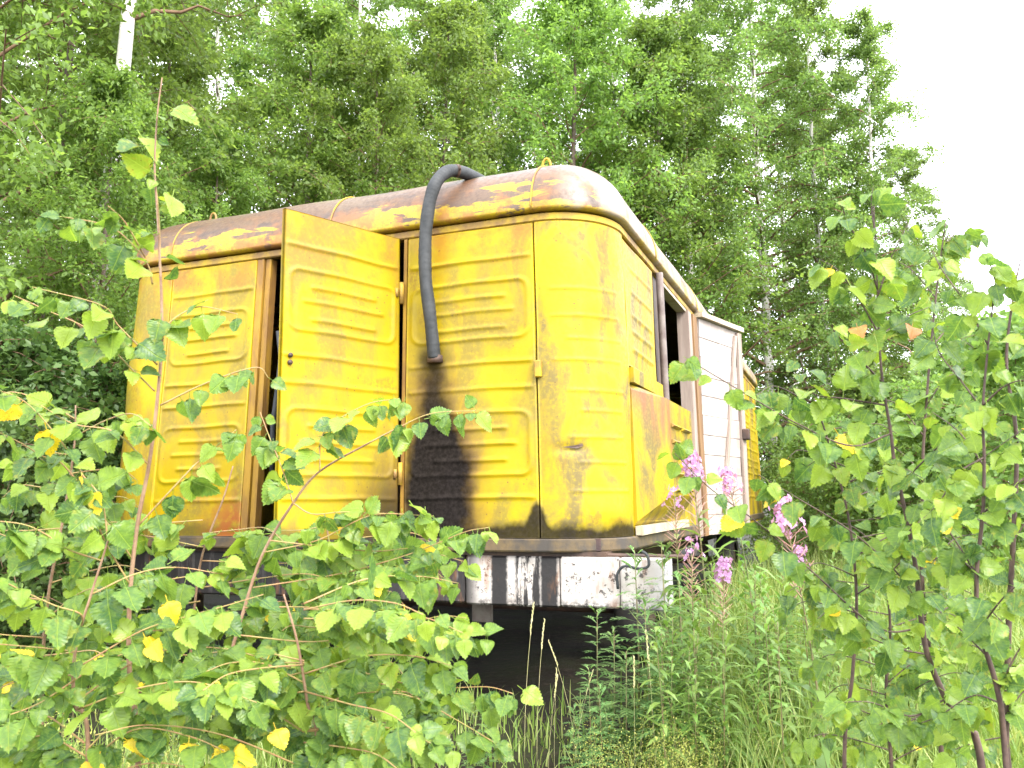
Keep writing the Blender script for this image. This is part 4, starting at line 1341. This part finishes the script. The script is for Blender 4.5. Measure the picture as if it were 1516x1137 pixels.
# --- B: the sapling arching to the right across the doorway
DB = 2.1
bB = gbase(330, DB)
B = Sapling('birch sapling with branches arching right across the sooty panel', bB, 2, M['stem'])
B.stem([bB]+pxs([(318, 1137), (335, 1000), (362, 900), (390, 818), (434, 745), (473, 698), (546, 656), (592, 632)], DB, DB+.1), .0055, .002)
for pts, dd in (([(546, 656), (592, 632), (640, 612), (705, 608)], .0), ([(434, 745), (463, 761), (516, 758), (641, 764)], -.05), ([(390, 818), (470, 800), (550, 763), (634, 763)], -.1),
                ([(375, 870), (500, 850), (589, 826), (646, 805), (690, 787), (723, 781)], -.15), ([(400, 800), (500, 812), (560, 816), (616, 813), (690, 832)], .0),
                ([(362, 900), (470, 900), (587, 922), (653, 912), (690, 915)], -.2), ([(350, 940), (470, 950), (560, 930), (640, 930), (722, 941)], -.1),
                ([(335, 1000), (480, 985), (590, 1010), (660, 1018), (722, 1017), (760, 1027)], -.2), ([(330, 1040), (520, 1010), (600, 1025), (669, 1062), (730, 1098)], -.25),
                ([(434, 745), (420, 700), (400, 650), (385, 610)], .1), ([(473, 698), (480, 640), (540, 600), (592, 590)], .05)):
    B.branch(pxs(pts, DB, DB+dd), .002, step=.023, start=.2)

# --- C: low bushy sapling filling the lower left corner
DC = 1.75
bC = gbase(120, DC)
C = Sapling('low bushy birch sapling with some yellow leaves in the lower left corner', bC, 3, M['stem'])
C.stem([bC]+pxs([(130, 1137), (110, 1040), (112, 960), (135, 880), (160, 800)], DC), .005, .002)
for pts, dd in (([(150, 830), (100, 813), (66, 790), (33, 776), (-20, 770)], -.1), ([(120, 930), (119, 909), (80, 896), (30, 873), (-15, 850)], -.15), ([(112, 965), (60, 959), (-20, 952)], -.1),
                ([(112, 990), (205, 936), (265, 916), (330, 898), (390, 880)], .0), ([(115, 1050), (200, 1020), (290, 1010), (380, 1040)], -.1), ([(135, 880), (200, 850), (260, 840), (330, 850)], .1),
                ([(120, 1000), (60, 1040), (10, 1060)], -.1), ([(160, 800), (150, 740), (120, 700)], .0), ([(110, 1040), (220, 970), (330, 960), (430, 990)], .1), ([(128, 1120), (70, 1090), (20, 1100), (-20, 1110)], -.05), ([(128, 1130), (200, 1080), (280, 1090), (350, 1120)], -.05), ([(128, 1150), (60, 1130), (0, 1150)], 0), ([(125, 1100), (70, 1060), (30, 1055), (-20, 1075)], .1), ([(128, 1110), (190, 1055), (260, 1050), (320, 1075)], .1), ([(130, 1160), (220, 1130), (300, 1140)], 0), ([(112, 1000), (70, 1000), (20, 1010), (-20, 1030)], .05)):
    C.branch(pxs(pts, DC, DC+dd), .002, step=.023, start=.12, yel=.05)
for q in ((135, 735), (245, 895), (222, 958), (55, 995), (405, 1085)):
    C.leaf(at(q[0], q[1]-14, DC), np.array([.3, 0, -.5]), .052, 'y')

# --- D: dense low sapling at the bottom, under the doorway
DD_ = 1.85
bD = gbase(470, DD_)
D = Sapling('dense low birch sapling filling the bottom left below the open door', bD, 4, M['stem'])
D.stem([bD]+pxs([(470, 1137), (455, 1040), (440, 950), (420, 880)], DD_), .005, .002)
rr = np.random.default_rng(5)
for k in range(19):
    y0 = rr.uniform(890, 1130)
    sg = 1 if k % 5 < 3 else -1
    ln = rr.uniform(140, 235) if sg > 0 else rr.uniform(110, 190)
    x0 = 450; up = rr.uniform(-70, 45)
    pts = [(x0, y0), (x0+sg*ln*.4, y0+up*.6), (x0+sg*ln*.75, y0+up*.8+8), (x0+sg*ln, y0+up+30)]
    D.branch(pxs(pts, DD_, DD_+rr.uniform(-.3, .25)), .002, step=.025, start=.12, yel=.02)
for k in range(6):
    y0 = rr.uniform(1060, 1180)
    pts = [(455, y0+60), (330, y0+10), (220, y0-5), (110+k*10, y0+10)]
    D.branch(pxs(pts, DD_, DD_-.2), .002, step=.032, start=.12, yel=.03)

# --- E: thin sapling in front of the left underframe
DE = 2.35
bE = gbase(300, DE)
E = Sapling('thin leafy birch sapling hiding the dark beam below the left bay', bE, 6, M['stem'])
E.stem([bE]+pxs([(290, 1137), (282, 1000), (288, 900), (300, 820), (330, 740), (345, 690)], DE), .005, .0018)
re_ = np.random.default_rng(15)
for k in range(16):
    y0 = 770+k*20
    sg = 1 if k % 2 else -1
    ln = re_.uniform(120, 230); up = re_.uniform(-45, 20)
    x0 = 300-max(0, y0-820)*.05
    E.branch(pxs([(x0, y0), (x0+sg*ln*.4, y0+up*.7), (x0+sg*ln*.75, y0+up), (x0+sg*ln, y0+up+24)], DE, DE+re_.uniform(-.25, .2)), .002, size=.066, step=.027, start=.12, yel=.015)
bE2 = gbase(520, 2.3)
E2 = Sapling('thin leafy birch sapling in front of the sooty beam and door bottom', bE2, 8, M['stem'])
E2.stem([bE2]+pxs([(515, 1137), (505, 1000), (500, 900), (490, 820), (480, 760)], 2.3), .005, .0018)
for k in range(13):
    y0 = 775+k*26
    sg = 1 if k % 2 else -1
    ln = re_.uniform(90, 165); up = re_.uniform(-45, 15)
    E2.branch(pxs([(498, y0), (498+sg*ln*.4, y0+up*.7), (498+sg*ln*.75, y0+up), (498+sg*ln, y0+up+26)], 2.3, 2.3+re_.uniform(-.2, .2)), .002, size=.066, step=.027, start=.12, yel=.01)

# --- right hand saplings
DR = 2.0
b1 = gbase(1475, DR)
R1 = Sapling('birch sapling on the right with dark crooked stem and high bright tip', b1, 11, M['dark_stem'])
R1.stem([b1]+pxs([(1454, 1137), (1423, 1080), (1400, 1034), (1373, 969), (1362, 900), (1357, 850), (1345, 780), (1325, 690), (1319, 642), (1307, 567), (1301, 495), (1299, 428), (1293, 290)], DR), .0095, .0014, n=60)
for pts, dd in (([(1362, 900), (1330, 850), (1262, 788), (1180, 737), (1123, 703)], -.1), ([(1366, 930), (1300, 930), (1208, 851), (1123, 775), (1050, 722), (999, 671)], -.05),
                ([(1319, 642), (1260, 660), (1180, 627), (1082, 570), (1012, 528)], -.1), ([(1301, 495), (1270, 440), (1240, 400), (1215, 385)], -.05), ([(1299, 440), (1320, 380), (1345, 330)], .0),
                ([(1299, 428), (1280, 370), (1255, 330), (1245, 295)], -.05), ([(1296, 350), (1290, 300), (1293, 275)], 0), ([(1307, 567), (1262, 520), (1235, 490), (1232, 480)], -.1),
                ([(1312, 600), (1250, 590), (1200, 580), (1185, 530)], .05), ([(1400, 1034), (1350, 1060), (1290, 1040), (1240, 1040)], -.05), ([(1373, 969), (1330, 960), (1280, 940), (1230, 905)], 0),
                ([(1345, 780), (1400, 730), (1440, 690), (1516, 634)], -.1), ([(1325, 700), (1280, 700), (1220, 680), (1195, 690)], .1), ([(1330, 720), (1370, 680), (1400, 650)], -.1), ([(1301, 500), (1340, 470), (1375, 455)], .05)):
    R1.branch(pxs(pts, DR, DR+dd), .0026, size=.060, step=.033, start=.12, yel=.012, mat=M['dark_stem'])
R1.leaf(at(1268, 480, DR), np.array([0, 0, -1.0]), .05, 'r'); R1.leaf(at(1350, 480, DR), np.array([0, 0, -1.0]), .05, 'r'); R1.leaf(at(1390, 755, DR), np.array([0, 0, -1.0]), .055, 'y')
b2 = gbase(1500, 1.85)
R2 = Sapling('birch sapling with straight dark stem close to the right edge', b2, 12, M['dark_stem'])
R2.stem([b2]+pxs([(1490, 1137), (1477, 1023), (1450, 930), (1446, 850), (1455, 760), (1457, 677), (1455, 606), (1463, 511), (1475, 408)], 1.85), .007, .0016)
for pts, dd in (([(1457, 677), (1420, 700), (1385, 750), (1340, 790)], .0), ([(1455, 606), (1420, 560), (1390, 520), (1378, 470)], .1), ([(1463, 511), (1430, 450), (1395, 400), (1380, 370)], .1), ([(1470, 440), (1500, 410), (1530, 400)], 0),
                ([(1475, 420), (1465, 390), (1450, 370)], 0), ([(1455, 600), (1490, 570), (1530, 560)], -.1), ([(1455, 760), (1500, 720), (1540, 700)], -.1), ([(1446, 850), (1410, 820), (1380, 830)], .1),
                ([(1450, 930), (1490, 880), (1530, 850)], -.1), ([(1460, 970), (1420, 930), (1385, 900)], .1), ([(1477, 1023), (1510, 960), (1540, 930)], 0), ([(1457, 690), (1420, 640), (1380, 610)], .15),
                ([(1446, 850), (1400, 780), (1360, 740)], .1), ([(1480, 1040), (1440, 1030), (1390, 1060), (1350, 1075)], .1)):
    R2.branch(pxs(pts, 1.85, 1.85+dd), .0024, size=.060, step=.028, start=.1, yel=.012, mat=M['dark_stem'])
b3 = gbase(1390, 2.5)
R3 = Sapling('birch sapling standing behind the crooked one on the right', b3, 13, M['dark_stem'])
R3.stem([b3]+pxs([(1395, 1137), (1380, 1000), (1365, 854), (1366, 700), (1368, 646), (1378, 515), (1390, 400), (1400, 330)], 2.5), .008, .0016)
for pts, dd in (([(1368, 646), (1330, 600), (1300, 590)], .0), ([(1378, 515), (1410, 480), (1440, 470)], .1), ([(1385, 440), (1350, 400), (1325, 385)], .1), ([(1395, 370), (1420, 340), (1445, 345)], .1), ([(1366, 700), (1400, 650), (1440, 630)], .1),
                ([(1366, 780), (1320, 740), (1270, 735)], .2), ([(1365, 854), (1410, 800), (1450, 790)], .1), ([(1366, 700), (1320, 660), (1260, 640), (1225, 650)], .1), ([(1372, 920), (1420, 890), (1460, 880)], .1), ([(1372, 600), (1400, 560), (1430, 550)], 0),
                ([(1390, 400), (1400, 360), (1410, 330)], 0), ([(1368, 800), (1310, 800), (1260, 830)], 0), ([(1390, 1080), (1330, 1060), (1280, 1090)], .0), ([(1388, 1050), (1440, 1010), (1500, 1020)], .0)):
    R3.branch(pxs(pts, 2.5, 2.5+dd), .0024, size=.068, step=.040, start=.1, yel=.01, mat=M['dark_stem'])
b4 = gbase(1535, 2.6)
R4 = Sapling('birch sapling at the right edge with thick dark stem low down', b4, 14, M['dark_stem'])
R4.stem([b4]+pxs([(1492, 1137), (1492, 1030), (1493, 930), (1500, 800), (1505, 650), (1490, 540), (1500, 440), (1512, 380)], 2.6), .013, .0018)
for pts, dd in (([(1490, 540), (1450, 520), (1420, 500)], .0), ([(1505, 650), (1460, 620), (1420, 620)], .1), ([(1500, 800), (1450, 770), (1410, 760)], 0), ([(1493, 930), (1440, 880), (1400, 870)], .1), ([(1500, 800), (1530, 760), (1560, 750)], 0),
                ([(1500, 440), (1530, 420), (1550, 430)], 0), ([(1492, 1000), (1450, 960), (1410, 950)], .0), ([(1500, 720), (1540, 690), (1570, 680)], 0), ([(1492, 1050), (1530, 1010), (1560, 1000)], 0), ([(1492, 1090), (1440, 1100), (1390, 1120)], 0)):
    R4.branch(pxs(pts, 2.6, 2.6+dd), .0024, size=.068, step=.040, start=.1, yel=.01, mat=M['dark_stem'])

b5 = gbase(1330, 2.3)
R5 = Sapling('low bushy birch sapling under the crooked stem at the lower right', b5, 16, M['dark_stem'])
R5.stem([b5]+pxs([(1320, 1137), (1312, 1020), (1318, 930), (1310, 850), (1300, 800)], 2.3), .006, .0018)
r5 = np.random.default_rng(25)
for k in range(16):
    y0 = 830+k*20
    sg = 1 if k % 2 else -1
    ln = r5.uniform(80, 150); up = r5.uniform(-55, 0)
    R5.branch(pxs([(1315, y0), (1315+sg*ln*.4, y0+up*.7), (1315+sg*ln*.75, y0+up), (1315+sg*ln, y0+up+18)], 2.3, 2.3+r5.uniform(-.2, .3)), .002, size=.058, step=.034, start=.12, yel=.012, mat=M['dark_stem'])
for q_, sz in ((R1, .060), (R2, .058), (R3, .066), (R4, .068)):
    q_.clothe(sz, .05)
b6 = gbase(1245, 2.2)
R6 = Sapling('slim birch sapling leaning left beside the far end of the wagon', b6, 17, M['dark_stem'])
R6.stem([b6]+pxs([(1250, 1137), (1262, 1000), (1268, 880), (1255, 760), (1225, 650), (1205, 590)], 2.2), .006, .0016)
r6 = np.random.default_rng(26)
for k in range(12):
    y0 = 610+k*27
    sg = 1 if k % 3 == 1 else -1
    if 715 < y0 < 835 and sg < 0: sg = 1
    ln = r6.uniform(60, 125); up = r6.uniform(-50, 0)
    x0 = float(np.interp(y0, [590, 650, 760, 880, 1000], [1205, 1225, 1255, 1268, 1262]))
    R6.branch(pxs([(x0, y0), (x0+sg*ln*.4, y0+up*.7), (x0+sg*ln*.75, y0+up), (x0+sg*ln, y0+up+14)], 2.2, 2.2+r6.uniform(-.2, .2)), .002, size=.058, step=.040, start=.12, yel=.01, mat=M['dark_stem'])
bF = gbase(60, 2.05)
FS = Sapling('leafy birch sapling at the left edge beside the wagon corner', bF, 18, M['stem'])
FS.stem([bF]+pxs([(60, 1137), (62, 1000), (72, 880), (95, 760), (110, 660), (112, 600)], 2.05), .0055, .0016)
for k in range(15):
    y0 = 620+k*27
    sg = 1 if k % 2 else -1
    ln = r6.uniform(80, 150); up = r6.uniform(-50, 5)
    x0 = float(np.interp(y0, [600, 660, 760, 880, 1000], [112, 110, 95, 72, 62]))
    FS.branch(pxs([(x0, y0), (x0+sg*ln*.4, y0+up*.7), (x0+sg*ln*.75, y0+up), (x0+sg*ln, y0+up+18)], 2.05, 2.05+r6.uniform(-.2, .2)), .002, size=.060, step=.034, start=.12, yel=.02)
# print('LEAVES', [q.count for q in (A, B, C, D, R1, R2, R3, R4)])
